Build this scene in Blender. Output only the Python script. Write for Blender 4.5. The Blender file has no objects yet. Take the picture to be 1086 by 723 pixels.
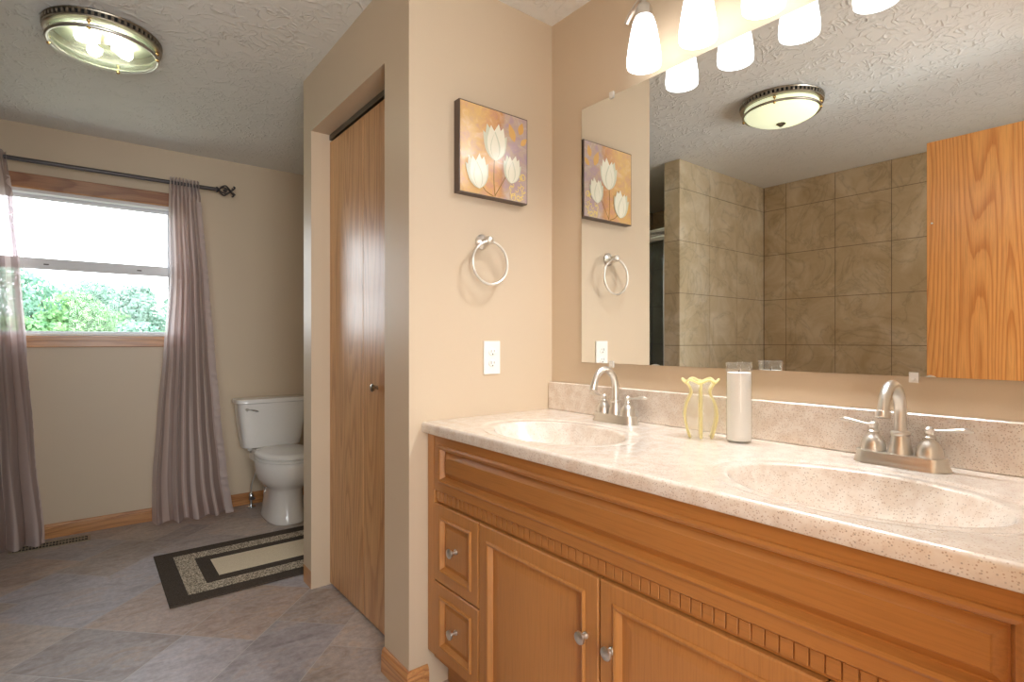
import bpy, bmesh, math, random
from mathutils import Vector, Matrix, noise
random.seed(7)
PI = math.pi
S = bpy.context.scene
COL = S.collection

# ------------------------------------------------------------------ camera, world, sun, exposure
EYE = 1.173
cam_d = bpy.data.cameras.new('camera'); cam = bpy.data.objects.new('camera', cam_d); COL.objects.link(cam)
cam.location = (0, 0, EYE); cam.rotation_euler = (PI/2, 0, -math.radians(38.3))
cam_d.sensor_width = 36; cam_d.lens = 574/1086*36; cam_d.clip_start = 0.02; cam_d.clip_end = 300
S.camera = cam
S.view_settings.view_transform = 'Standard'; S.view_settings.look = 'None'
S.view_settings.gamma = 1; S.view_settings.use_curve_mapping = False
S.view_settings.exposure = 0.2
S.cycles.max_bounces = 10; S.cycles.diffuse_bounces = 5; S.cycles.transparent_max_bounces = 16
S.cycles.sample_clamp_indirect = 6
S.cycles.caustics_reflective = False; S.cycles.caustics_refractive = False

SKY_STRENGTH = 8.0
SUN = 3.5
SHADE_EMIT = 3.6      # frosted vanity shades
BULB_W = 3.9          # bulbs inside the vanity shades
DOME_W = 5.0          # bulbs in the ceiling lights
# broad soft fill light added in the hall, unseen behind the camera, shining in through the open doorway
hall_d = bpy.data.lights.new('hall_fill', 'AREA'); hall_d.energy = 14; hall_d.color = (1, .985, .96); hall_d.shape = 'RECTANGLE'; hall_d.size = .8; hall_d.size_y = 1.1
hall = bpy.data.objects.new('hall_fill', hall_d); COL.objects.link(hall); hall.location = (-.02, -.75, 1.55); hall.rotation_euler = (math.radians(92), 0, math.radians(-12))
for nm, lo_c, sx, sz, rz in (('window_portal', (.03, 4.375, 1.64), .93, .9, 0), ('hall_portal', (.35, -1.52, 1.4), 1.4, 1.9, PI), ('bath_portal', (-.83, -.18, 1.6), .9, .9, PI)):  # sky portals; the hall and bath openings are added for fill light
    pd = bpy.data.lights.new(nm, 'AREA'); pd.shape = 'RECTANGLE'; pd.size = sx; pd.size_y = sz; pd.cycles.is_portal = True
    po = bpy.data.objects.new(nm, pd); COL.objects.link(po); po.location = lo_c; po.rotation_euler = (-PI/2, 0, rz)
w = bpy.data.worlds.new('sky'); S.world = w; w.use_nodes = True
nt = w.node_tree; nt.nodes.clear()
wo = nt.nodes.new('ShaderNodeOutputWorld'); bg = nt.nodes.new('ShaderNodeBackground')
gr = nt.nodes.new('ShaderNodeValToRGB'); tc = nt.nodes.new('ShaderNodeTexCoord'); sp = nt.nodes.new('ShaderNodeSeparateXYZ')
nt.links.new(tc.outputs['Generated'], sp.inputs[0]); nt.links.new(sp.outputs['Z'], gr.inputs[0])
gr.color_ramp.elements[0].position = 0.0; gr.color_ramp.elements[0].color = (.93, .97, 1, 1)
gr.color_ramp.elements[1].position = 0.6; gr.color_ramp.elements[1].color = (.80, .90, 1, 1)
nt.links.new(gr.outputs[0], bg.inputs[0]); bg.inputs[1].default_value = SKY_STRENGTH
nt.links.new(bg.outputs[0], wo.inputs[0])
sun_d = bpy.data.lights.new('sun', 'SUN'); sun_d.energy = SUN; sun_d.angle = math.radians(3); sun_d.color = (1, .96, .88)
sun = bpy.data.objects.new('sun', sun_d); COL.objects.link(sun)
sun.rotation_euler = (math.radians(42), 0, math.radians(-25))      # from behind the house, onto the trees

# ------------------------------------------------------------------ materials
def srgb(r, g, b):
    f = lambda c: (c/255/12.92) if c/255 <= .04045 else ((c/255+.055)/1.055)**2.4
    return (f(r), f(g), f(b), 1)
class NT:
    def __init__(s, name):
        s.m = bpy.data.materials.new(name); s.m.use_nodes = True; s.t = s.m.node_tree
        s.b = s.t.nodes['Principled BSDF']; s.out = s.t.nodes['Material Output']
    def n(s, typ, **k):
        x = s.t.nodes.new(typ)
        for a, v in k.items():
            if a in x.inputs.keys(): x.inputs[a].default_value = v
            else: setattr(x, a, v)
        return x
    def l(s, a, b): s.t.links.new(a, b)
    def set(s, **k):
        for a, v in k.items(): s.b.inputs[a.replace('_', ' ')].default_value = v
    def ramp(s, src, stops, interp='LINEAR'):
        r = s.n('ShaderNodeValToRGB'); r.color_ramp.interpolation = interp
        e = r.color_ramp.elements
        while len(e) < len(stops): e.new(.5)
        for i, (p, c) in enumerate(stops):
            e[i].position = p; e[i].color = c if hasattr(c, '__len__') else (c, c, c, 1)
        s.l(src, r.inputs[0]); return r.outputs[0]
    def mix(s, fac, a, b, mode='MIX'):
        x = s.n('ShaderNodeMix', data_type='RGBA', blend_type=mode)
        for i, v in ((0, fac), (6, a), (7, b)):
            if isinstance(v, bpy.types.NodeSocket): s.l(v, x.inputs[i])
            else: x.inputs[i].default_value = v
        return x.outputs[2]
    def coord(s, kind='Object', scale=(1, 1, 1), rot=(0, 0, 0), loc=(0, 0, 0)):
        t = s.n('ShaderNodeTexCoord'); m = s.n('ShaderNodeMapping')
        m.inputs['Scale'].default_value = scale; m.inputs['Rotation'].default_value = rot; m.inputs['Location'].default_value = loc
        s.l(t.outputs[kind], m.inputs[0]); return m.outputs[0]
    def noise(s, vec, scale, detail=4, rough=.5, dist=0):
        x = s.n('ShaderNodeTexNoise'); x.inputs['Scale'].default_value = scale; x.inputs['Detail'].default_value = detail
        x.inputs['Roughness'].default_value = rough; x.inputs['Distortion'].default_value = dist
        if vec: s.l(vec, x.inputs['Vector'])
        return x.outputs['Fac']
    def bump(s, h, strength, dist=.01):
        x = s.n('ShaderNodeBump'); x.inputs['Strength'].default_value = strength; x.inputs['Distance'].default_value = dist
        s.l(h, x.inputs['Height']); s.l(x.outputs[0], s.b.inputs['Normal'])

def plain(name, col, rough=.5, metal=0, spec=.5, bump=0, bscale=60, **k):
    q = NT(name); q.set(Base_Color=col, Roughness=rough, Metallic=metal)
    q.b.inputs['Specular IOR Level'].default_value = spec
    v = q.coord()
    f = q.noise(v, bscale, 3)
    q.l(q.mix(.06, col, f, 'OVERLAY'), q.b.inputs['Base Color'])
    if bump: q.bump(f, bump, .004)
    for a, b in k.items(): q.b.inputs[a.replace('_', ' ')].default_value = b
    return q.m

def wood(name, light, dark, axis='Z', ring=9, rough=.35, across='Y', cath=True, fine=90, amt=1.0):
    """oak / maple: long grain along `axis`, cathedral figure across"""
    q = NT(name)
    i = 'XYZ'.index(axis)
    s1 = [1, 1, 1]; s1[i] = .085
    v = q.coord(scale=s1, loc=(.13, .07, .31))
    n1 = q.noise(v, 5.0, 1, .35, .1); n1b = q.noise(v, 24, 3, .6)
    d = q.n('ShaderNodeMath', operation='MULTIPLY'); q.l(n1, d.inputs[0]); d.inputs[1].default_value = ring*2.6
    d2 = q.n('ShaderNodeMath', operation='MULTIPLY_ADD'); q.l(n1b, d2.inputs[0]); d2.inputs[1].default_value = .9; q.l(d.outputs[0], d2.inputs[2])
    fr = q.n('ShaderNodeMath', operation='FRACT'); q.l(d2.outputs[0], fr.inputs[0])
    figure = q.ramp(fr.outputs[0], [(0, .8), (.3, 1.0), (.6, .75), (.84, .25), (.93, .2), (1, .8)])
    s2 = [1, 1, 1]; s2[i] = .03
    v2 = q.coord(scale=s2)
    pores = q.noise(v2, fine*2.2, 3, .65)
    pores = q.ramp(pores, [(.36, .35), (.54, 1)])
    tone = q.noise(q.coord(scale=s1), 1.7, 3)
    c = q.mix(figure, dark, light) if cath else q.mix(tone, dark, light)
    p2 = q.mix(.30*amt, c, pores, 'MULTIPLY')
    t2 = q.mix(.25, p2, tone, 'OVERLAY')
    q.l(t2, q.b.inputs['Base Color'])
    q.set(Roughness=rough); q.b.inputs['Coat Weight'].default_value = .25; q.b.inputs['Coat Roughness'].default_value = .25
    q.bump(pores, .12, .002)
    return q.m

M = {}
WALLC = srgb(207, 188, 162)
def wall_mat():
    q = NT('beige_paint'); v = q.coord()
    f = q.noise(v, 160, 3); g = q.noise(v, 1.3, 2)
    q.l(q.mix(.06, WALLC, g, 'OVERLAY'), q.b.inputs['Base Color']); q.set(Roughness=.42); q.b.inputs['Specular IOR Level'].default_value = .4
    q.bump(f, .06, .003); return q.m
M['wall'] = wall_mat()
def ceil_mat():
    q = NT('swirl_plaster'); v = q.coord()
    # brushed swirls: thin curved ridges in scattered patches
    def ridge(scale, dist, lo, hi, seed):
        n1 = q.noise(q.coord(loc=(seed, seed*.7, 0)), scale, 1.2, .45, dist)
        a = q.n('ShaderNodeMath', operation='SUBTRACT'); q.l(n1, a.inputs[0]); a.inputs[1].default_value = .5
        b = q.n('ShaderNodeMath', operation='ABSOLUTE'); q.l(a.outputs[0], b.inputs[0])
        rd = q.ramp(b.outputs[0], [(0, 1), (.018, .6), (.05, 0)])
        mk = q.ramp(q.noise(q.coord(loc=(0, seed, seed)), scale*.8, 2), [(lo, 0), (hi, 1)])
        return q.mix(1, rd, mk, 'MULTIPLY')
    h = q.mix(1, ridge(12, 1.0, .44, .6, 1.3), ridge(17, .8, .42, .58, 5.1), 'ADD')
    h = q.mix(1, h, ridge(10, 1.8, .5, .64, 9.7), 'ADD')
    f = q.noise(v, 60, 4); h2 = q.mix(.12, h, f)
    q.set(Base_Color=srgb(232, 230, 224), Roughness=.6)
    q.bump(h2, .5, .008); return q.m
M['ceiling'] = ceil_mat()
def floor_mat():
    q = NT('slate_vinyl'); v = q.coord()
    at = q.n('ShaderNodeAttribute', attribute_name='tone')
    n1 = q.noise(q.coord(scale=(1, 2.2, 1), rot=(0, 0, .9)), 5, 8, .62, 1.2); n2 = q.noise(v, 42, 6, .7); n3 = q.noise(v, 2.4, 5, .6, .8)
    a = q.ramp(n1, [(.28, srgb(124, 110, 102)), (.42, srgb(158, 144, 136)), (.52, srgb(172, 164, 162)), (.64, srgb(178, 156, 138)), (.78, srgb(146, 140, 142))])
    a = q.mix(.38, a, at.outputs['Color'], 'MIX')
    a = q.mix(.55, a, n2, 'OVERLAY'); a = q.mix(.4, a, n3, 'OVERLAY')
    q.l(a, q.b.inputs['Base Color']); q.set(Roughness=.42); q.bump(n2, .25, .003); return q.m
M['floor'] = floor_mat()
M['grout'] = plain('pale_joint', srgb(188, 180, 174), .6)
def tile_mat():
    q = NT('shower_tile'); 
    t = q.n('ShaderNodeTexCoord'); v = q.coord()
    n1 = q.noise(v, 3.2, 6, .55, 1.4)
    a = q.n('ShaderNodeMath', operation='SUBTRACT'); q.l(n1, a.inputs[0]); a.inputs[1].default_value = .5
    b = q.n('ShaderNodeMath', operation='ABSOLUTE'); q.l(a.outputs[0], b.inputs[0])
    vein = q.ramp(b.outputs[0], [(0, .2), (.02, .75), (.05, 1)])
    base = q.ramp(q.noise(v, 4.5, 6, .6, .7), [(.3, srgb(190, 168, 132)), (.5, srgb(206, 186, 152)), (.68, srgb(222, 206, 178))])
    c = q.mix(.24, base, vein, 'MULTIPLY')
    q.l(c, q.b.inputs['Base Color']); q.set(Roughness=.28); q.bump(n1, .05, .003); return q.m
M['tile'] = tile_mat()
M['tile_grout'] = plain('tan_grout', srgb(126, 112, 92), .8)
M['oak_trim'] = wood('oak_trim', srgb(198, 140, 82), srgb(164, 104, 56), 'X', 7, .35)
M['oak_trim_y'] = wood('oak_trim_lengthwise', srgb(205, 148, 92), srgb(170, 108, 62), 'Y', 7, .35)
M['oak_trim_z'] = wood('oak_trim_upright', srgb(212, 158, 98), srgb(178, 116, 62), 'Z', 7, .35)
M['oak_header'] = wood('reddish_oak', srgb(176, 122, 84), srgb(136, 86, 58), 'X', 7, .35)
M['oak_door'] = wood('oak_closet_door', srgb(214, 164, 110), srgb(186, 132, 80), 'Z', 9, .38)
M['oak_entry'] = wood('oak_entry_door', srgb(228, 158, 86), srgb(190, 114, 50), 'Z', 12, .32)
M['maple'] = wood('maple_upright', srgb(198, 139, 77), srgb(166, 110, 54), 'Z', 5, .33, cath=False, amt=.6)
M['maple_h'] = wood('maple_lengthwise', srgb(194, 134, 72), srgb(158, 102, 48), 'Y', 5, .33, cath=False, amt=.6)
M['shadow_wood'] = wood('gap_shadow_wood', srgb(110, 70, 36), srgb(80, 50, 26), 'Y', 5, .5, cath=False)  # maple darkened to paint shade into the gaps between cabinet fronts
def metal(name, col, rough):
    q = NT(name); q.set(Base_Color=col, Metallic=1, Roughness=rough)
    f = q.noise(q.coord(), 40, 2)
    q.l(q.mix(.05, col, f, 'OVERLAY'), q.b.inputs['Base Color']); return q.m
M['nickel'] = metal('brushed_nickel', srgb(222, 219, 213), .34)
M['chrome'] = metal('chrome', srgb(220, 222, 224), .1)
M['antique'] = metal('antique_nickel', srgb(168, 158, 142), .3)
M['brass'] = metal('pale_brass', srgb(214, 180, 120), .22)
M['iron'] = plain('dark_iron', srgb(84, 78, 78), .4, .6)
M['track'] = metal('track_steel', srgb(120, 116, 108), .35)
M['black'] = plain('black_slot', srgb(22, 20, 18), .6)
M['white'] = plain('white_plastic', srgb(240, 238, 232), .35)
M['vinyl'] = plain('white_vinyl', srgb(225, 225, 228), .4)
M['porcelain'] = plain('porcelain', srgb(236, 232, 226), .09, Coat_Weight=.5)
M['clip'] = plain('clear_plastic_clip', srgb(225, 222, 215), .15)
M['gasket'] = plain('dark_gasket', srgb(70, 62, 60), .5)
def mirror_mat():
    q = NT('mirror_silver'); q.set(Base_Color=(.90, .92, .91, 1), Metallic=1, Roughness=.0)
    f = q.noise(q.coord(), 3, 1); q.l(q.mix(.01, (.90, .92, .91, 1), f), q.b.inputs['Base Color']); return q.m
M['mirror'] = mirror_mat()
def glass_mat(name, tint, refl=1.45, body=0, bodycol=(1, 1, 1, 1), rough=.02):
    q = NT(name); q.t.nodes.remove(q.b)
    tr = q.n('ShaderNodeBsdfTransparent'); tr.inputs[0].default_value = tint
    gl = q.n('ShaderNodeBsdfGlossy'); gl.inputs['Roughness'].default_value = rough
    lw = q.n('ShaderNodeLayerWeight'); pw = q.n('ShaderNodeMath', operation='POWER'); q.l(lw.outputs['Facing'], pw.inputs[0]); pw.inputs[1].default_value = 4
    fr = q.n('ShaderNodeMath', operation='MULTIPLY_ADD'); q.l(pw.outputs[0], fr.inputs[0]); fr.inputs[1].default_value = .8; fr.inputs[2].default_value = ((refl-1)/(refl+1))**2
    a = q.n('ShaderNodeMixShader'); q.l(fr.outputs[0], a.inputs[0]); q.l(tr.outputs[0], a.inputs[1]); q.l(gl.outputs[0], a.inputs[2])
    o = a.outputs[0]
    if body:
        df = q.n('ShaderNodeBsdfTranslucent'); df.inputs[0].default_value = bodycol
        d2 = q.n('ShaderNodeBsdfDiffuse'); d2.inputs[0].default_value = bodycol
        h = q.n('ShaderNodeMixShader'); q.l(df.outputs[0], h.inputs[1]); q.l(d2.outputs[0], h.inputs[2])
        b = q.n('ShaderNodeMixShader'); b.inputs[0].default_value = body
        q.l(o, b.inputs[1]); q.l(h.outputs[0], b.inputs[2]); o = b.outputs[0]
    q.l(o, q.out.inputs[0]); return q.m
M['glass'] = glass_mat('clear_glass', (.97, .98, .98, 1), 1.22)
M['shower_glass'] = glass_mat('shower_glass', (.72, .80, .82, 1), 1.5, .12, (.55, .62, .64, 1))
M['vase_glass'] = glass_mat('vase_glass', (.98, .975, .95, 1), 1.6, .24, (.95, .92, .82, 1))
M['yellow_glass'] = glass_mat('yellow_glass', (.98, .93, .7, 1), 1.35, .8, srgb(255, 249, 206), .1)
M['jar_glass'] = glass_mat('jar_glass', (.985, .99, .985, 1), 1.45, .05, (.9, .92, .9, 1))
M['wax'] = plain('white_wax', srgb(252, 251, 248), .4)
def counter_mat():
    q = NT('speckled_cultured_stone'); v = q.coord()
    base = q.ramp(q.noise(v, 30, 5, .6), [(.35, srgb(221, 206, 191)), (.6, srgb(233, 224, 213))])
    vo = q.n('ShaderNodeTexVoronoi'); vo.inputs['Scale'].default_value = 260; q.l(v, vo.inputs['Vector'])
    d = q.ramp(vo.outputs['Distance'], [(.0, 1), (.24, 1), (.38, 0)])
    sel = q.n('ShaderNodeSeparateColor'); q.l(vo.outputs['Color'], sel.inputs[0])
    pick = q.ramp(sel.outputs[0], [(.38, 0), (.44, 1)])
    fac = q.mix(1, d, pick, 'MULTIPLY')
    spc = q.ramp(sel.outputs[1], [(0, srgb(150, 112, 84)), (.6, srgb(190, 160, 134)), (.85, srgb(120, 108, 100)), (1, srgb(250, 246, 238))])
    f2 = q.n('ShaderNodeMath', operation='MULTIPLY'); q.l(fac, f2.inputs[0]); f2.inputs[1].default_value = .6
    c = q.mix(f2.outputs[0], base, spc)
    q.l(c, q.b.inputs['Base Color']); q.set(Roughness=.2); q.b.inputs['Coat Weight'].default_value = .7; q.b.inputs['Coat Roughness'].default_value = .12
    return q.m
M['counter'] = counter_mat()
def emis(name, col, strength):
    q = NT(name); q.set(Base_Color=col, Roughness=.4)
    f = q.noise(q.coord(), 20, 2)
    q.l(q.mix(.03, col, f), q.b.inputs['Base Color'])
    q.b.inputs['Emission Color'].default_value = col; q.b.inputs['Emission Strength'].default_value = strength; return q.m
M['shade'] = emis('lit_frosted_glass', (.98, .985, 1, 1), SHADE_EMIT)
M['bulb'] = emis('lit_bulb', (1, .97, .93, 1), 18)
M['dome'] = emis('lit_dome_glass', srgb(242, 246, 208), .68)
M['dome_clear'] = glass_mat('clear_dish_glass', (.93, .98, .88, 1), 1.45, .10, srgb(225, 238, 205))
M['pan'] = plain('white_enamel_pan', srgb(215, 222, 195), .3)
def curtain_mat():
    q = NT('sheer_striped_satin'); q.t.nodes.remove(q.b)
    uv = q.coord('UV'); sx = q.n('ShaderNodeSeparateXYZ'); q.l(uv, sx.inputs[0])
    m = q.n('ShaderNodeMath', operation='MULTIPLY'); q.l(sx.outputs[0], m.inputs[0]); m.inputs[1].default_value = 8
    f = q.n('ShaderNodeMath', operation='FRACT'); q.l(m.outputs[0], f.inputs[0])
    st = q.ramp(f.outputs[0], [(0, 0), (.03, 1), (.48, 1), (.52, 0)])
    col = q.mix(st, srgb(182, 164, 158), srgb(236, 220, 214))
    nz = q.noise(q.coord(scale=(1, 1, .12)), 60, 3)
    bp = q.n('ShaderNodeBump'); bp.inputs['Strength'].default_value = .25; bp.inputs['Distance'].default_value = .004; q.l(nz, bp.inputs['Height'])
    df = q.n('ShaderNodeBsdfPrincipled'); q.l(col, df.inputs['Base Color']); df.inputs['Roughness'].default_value = .42
    df.inputs['Sheen Weight'].default_value = .3; q.l(bp.outputs[0], df.inputs['Normal'])
    tl = q.n('ShaderNodeBsdfTranslucent'); q.l(col, tl.inputs[0])
    tr = q.n('ShaderNodeBsdfTransparent'); tr.inputs[0].default_value = (.92, .86, .90, 1)
    a = q.n('ShaderNodeMixShader'); a.inputs[0].default_value = .35; q.l(df.outputs[0], a.inputs[1]); q.l(tl.outputs[0], a.inputs[2])
    b = q.n('ShaderNodeMixShader'); b.inputs[0].default_value = .30; q.l(a.outputs[0], b.inputs[1]); q.l(tr.outputs[0], b.inputs[2])
    q.l(b.outputs[0], q.out.inputs[0]); return q.m
M['curtain'] = curtain_mat()
def rug_mat(name, c1, c2, scale, thr=.5):
    q = NT(name); v = q.coord(); f = q.noise(v, scale, 2, .8)
    q.l(q.ramp(f, [(thr-.08, c1), (thr+.08, c2)]), q.b.inputs['Base Color']); q.set(Roughness=.95); q.bump(f, .6, .004)
    q.b.inputs['Specular IOR Level'].default_value = .1
    return q.m
M['rug_dark'] = rug_mat('charcoal_pile', srgb(72, 62, 54), srgb(92, 82, 72), 300)
M['rug_mix'] = rug_mat('flecked_pile', srgb(100, 88, 76), srgb(220, 204, 180), 150, .5)
M['rug_cream'] = rug_mat('cream_pile', srgb(222, 202, 172), srgb(236, 220, 192), 260)
def leaf_mat(name, c1, c2):
    q = NT(name); v = q.coord(); f = q.noise(v, 2.2, 4)
    c = q.ramp(f, [(.35, c1), (.65, c2)])
    q.l(c, q.b.inputs['Base Color']); q.set(Roughness=.7)
    tl = q.n('ShaderNodeBsdfTranslucent'); q.l(c, tl.inputs[0])
    a = q.n('ShaderNodeMixShader'); a.inputs[0].default_value = .4; q.l(q.b.outputs[0], a.inputs[1]); q.l(tl.outputs[0], a.inputs[2])
    q.l(a.outputs[0], q.out.inputs[0]); return q.m
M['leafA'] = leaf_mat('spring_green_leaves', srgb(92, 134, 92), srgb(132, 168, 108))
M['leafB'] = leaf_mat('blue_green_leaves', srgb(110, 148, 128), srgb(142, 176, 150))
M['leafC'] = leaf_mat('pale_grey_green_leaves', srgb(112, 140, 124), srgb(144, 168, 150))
M['bark'] = plain('bark', srgb(100, 88, 76), .9, bump=.5)
M['grass'] = plain('dry_meadow', srgb(128, 124, 104), .9, bump=.4, bscale=8)

# ------------------------------------------------------------------ mesh helpers
ORG = {}
def obj(name, bm, mat, parent=None, smooth=False, bevel=0, seg=2, loc=None):
    """link ONE mesh object; vertices given in world space; origin = parent's origin (or loc)"""
    o0 = ORG[parent.name] if parent else Vector(loc if loc else (0, 0, 0))
    bmesh.ops.translate(bm, verts=bm.verts, vec=-o0)
    me = bpy.data.meshes.new(name); bm.to_mesh(me); bm.free()
    for m in (mat if isinstance(mat, (list, tuple)) else [mat]): me.materials.append(m)
    if smooth: me.shade_smooth()
    o = bpy.data.objects.new(name, me); COL.objects.link(o)
    if parent: o.parent = parent
    else: o.location = o0
    ORG[o.name] = o0
    if bevel:
        b = o.modifiers.new('bevel', 'BEVEL'); b.width = bevel; b.segments = seg; b.limit_method = 'ANGLE'; b.angle_limit = .6
        b.harden_normals = False
    if smooth == 'auto':
        me.shade_smooth(); me.set_sharp_from_angle(angle=math.radians(38))
    return o
def tag(o, label, cat, group=None):
    o['label'] = label; o['category'] = cat
    if group: o['group'] = group
    return o
def thing(name, label, cat, loc, group=None):
    o = bpy.data.objects.new(name, None); COL.objects.link(o); o.location = loc; o.empty_display_size = .05
    ORG[o.name] = Vector(loc); return tag(o, label, cat, group)
def struct(name, bm, mat, parent=None, **k):
    o = obj(name, bm, mat, parent, **k)
    if not parent: o['kind'] = 'structure'
    return o
def copy_tree(o, parent=None):
    c = o.copy(); COL.objects.link(c)
    if parent: c.parent = parent
    for ch in list(o.children): copy_tree(ch, c)
    return c
def box(bm, x0, x1, y0, y1, z0, z1, mi=0):
    v = [bm.verts.new((x, y, z)) for x in (x0, x1) for y in (y0, y1) for z in (z0, z1)]
    for f in ((0, 1, 3, 2), (4, 6, 7, 5), (0, 4, 5, 1), (2, 3, 7, 6), (0, 2, 6, 4), (1, 5, 7, 3)):
        bm.faces.new([v[i] for i in f]).material_index = mi
def BM(*boxes):
    bm = bmesh.new()
    for b in boxes: box(bm, *b)
    return bm
def lathe(bm, prof, c, seg=32, axis='Z', cap=True, mi=0, sx=1, sy=1):
    """prof: (radius, height) pairs"""
    rings = []
    for r, h in prof:
        ring = []
        for i in range(seg):
            a = 2*PI*i/seg; p, q = r*math.cos(a)*sx, r*math.sin(a)*sy
            co = {'Z': (c[0]+p, c[1]+q, c[2]+h), 'X': (c[0]+h, c[1]+p, c[2]+q), 'Y': (c[0]+p, c[1]+h, c[2]+q)}[axis]
            ring.append(bm.verts.new(co))
        rings.append(ring)
    fs = []
    for a, b in zip(rings, rings[1:]):
        for i in range(seg):
            fs.append(bm.faces.new((a[i], a[(i+1) % seg], b[(i+1) % seg], b[i])))
    if cap:
        if prof[0][0] > 1e-6: fs.append(bm.faces.new(list(reversed(rings[0]))))
        if prof[-1][0] > 1e-6: fs.append(bm.faces.new(rings[-1]))
    for f in fs: f.material_index = mi
    bmesh.ops.recalc_face_normals(bm, faces=fs)
    return rings
def spline(pts, n=8, closed=False):
    P = [Vector(p) for p in pts]; out = []
    m = len(P); rng = m if closed else m-1
    for i in range(rng):
        p0 = P[(i-1) % m] if (closed or i > 0) else P[0]; p1 = P[i]; p2 = P[(i+1) % m]
        p3 = P[(i+2) % m] if (closed or i+2 < m) else P[-1]
        for k in range(n):
            t = k/n
            out.append(.5*((2*p1)+(-p0+p2)*t+(2*p0-5*p1+4*p2-p3)*t*t+(-p0+3*p1-3*p2+p3)*t**3))
    if not closed: out.append(P[-1])
    return out
def tube(bm, pts, rad, seg=12, closed=False, flat=1.0, mi=0):
    pts = [Vector(p) for p in pts]; n = len(pts)
    rads = rad if hasattr(rad, '__len__') else [rad]*n
    if len(rads) != n:
        k = len(rads)-1; rr = []
        for i in range(n):
            t = i/(n-1)*k; a = min(int(t), k-1); rr.append(rads[a]*(1-(t-a))+rads[a+1]*(t-a))
        rads = rr
    rings = []; up = None
    for i, p in enumerate(pts):
        if closed: t = (pts[(i+1) % n]-pts[i-1]).normalized()
        else: t = (pts[min(i+1, n-1)]-pts[max(i-1, 0)]).normalized()
        if up is None:
            up = Vector((0, 0, 1)) if abs(t.z) < .9 else Vector((1, 0, 0))
        up = (up-t*up.dot(t)).normalized(); sd = t.cross(up)
        rings.append([bm.verts.new(p+(sd*math.cos(2*PI*j/seg)+up*math.sin(2*PI*j/seg)*flat)*rads[i]) for j in range(seg)])
    fs = []
    for i in range(n if closed else n-1):
        a, b = rings[i], rings[(i+1) % n]
        for j in range(seg): fs.append(bm.faces.new((a[j], a[(j+1) % seg], b[(j+1) % seg], b[j])))
    if not closed: fs.append(bm.faces.new(list(reversed(rings[0])))); fs.append(bm.faces.new(rings[-1]))
    for f in fs: f.material_index = mi
    bmesh.ops.recalc_face_normals(bm, faces=fs)
def ball(bm, c, r, s=(1, 1, 1), seg=16):
    m = Matrix.Translation(c) @ Matrix.Diagonal((*s, 1))
    bmesh.ops.create_uvsphere(bm, u_segments=seg, v_segments=seg//2+2, radius=r, matrix=m)
def framed(bm, y0, y1, z0, z1, xf, prof, back=.02):
    """cabinet front facing -X: concentric rectangles (inset, lift), last one filled"""
    rings = []
    for d, h in [(0, -back)]+prof:
        x = xf-h
        rings.append([bm.verts.new(p) for p in ((x, y0+d, z0+d), (x, y1-d, z0+d), (x, y1-d, z1-d), (x, y0+d, z1-d))])
    fs = [bm.faces.new(rings[0])]
    for a, b in zip(rings, rings[1:]):
        for i in range(4): fs.append(bm.faces.new((a[i], a[(i+1) % 4], b[(i+1) % 4], b[i])))
    fs.append(bm.faces.new(rings[-1]))
    bmesh.ops.recalc_face_normals(bm, faces=fs)

# ------------------------------------------------------------------ room shell
XM = 1.478      # mirror wall
XL = -1.48      # far side wall (tiled)
YW = 4.235      # window wall
YB = -.04       # wall with the entry doorway, behind the camera
XC, YP = .84, 1.612   # closet box corner
H = 2.44

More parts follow.
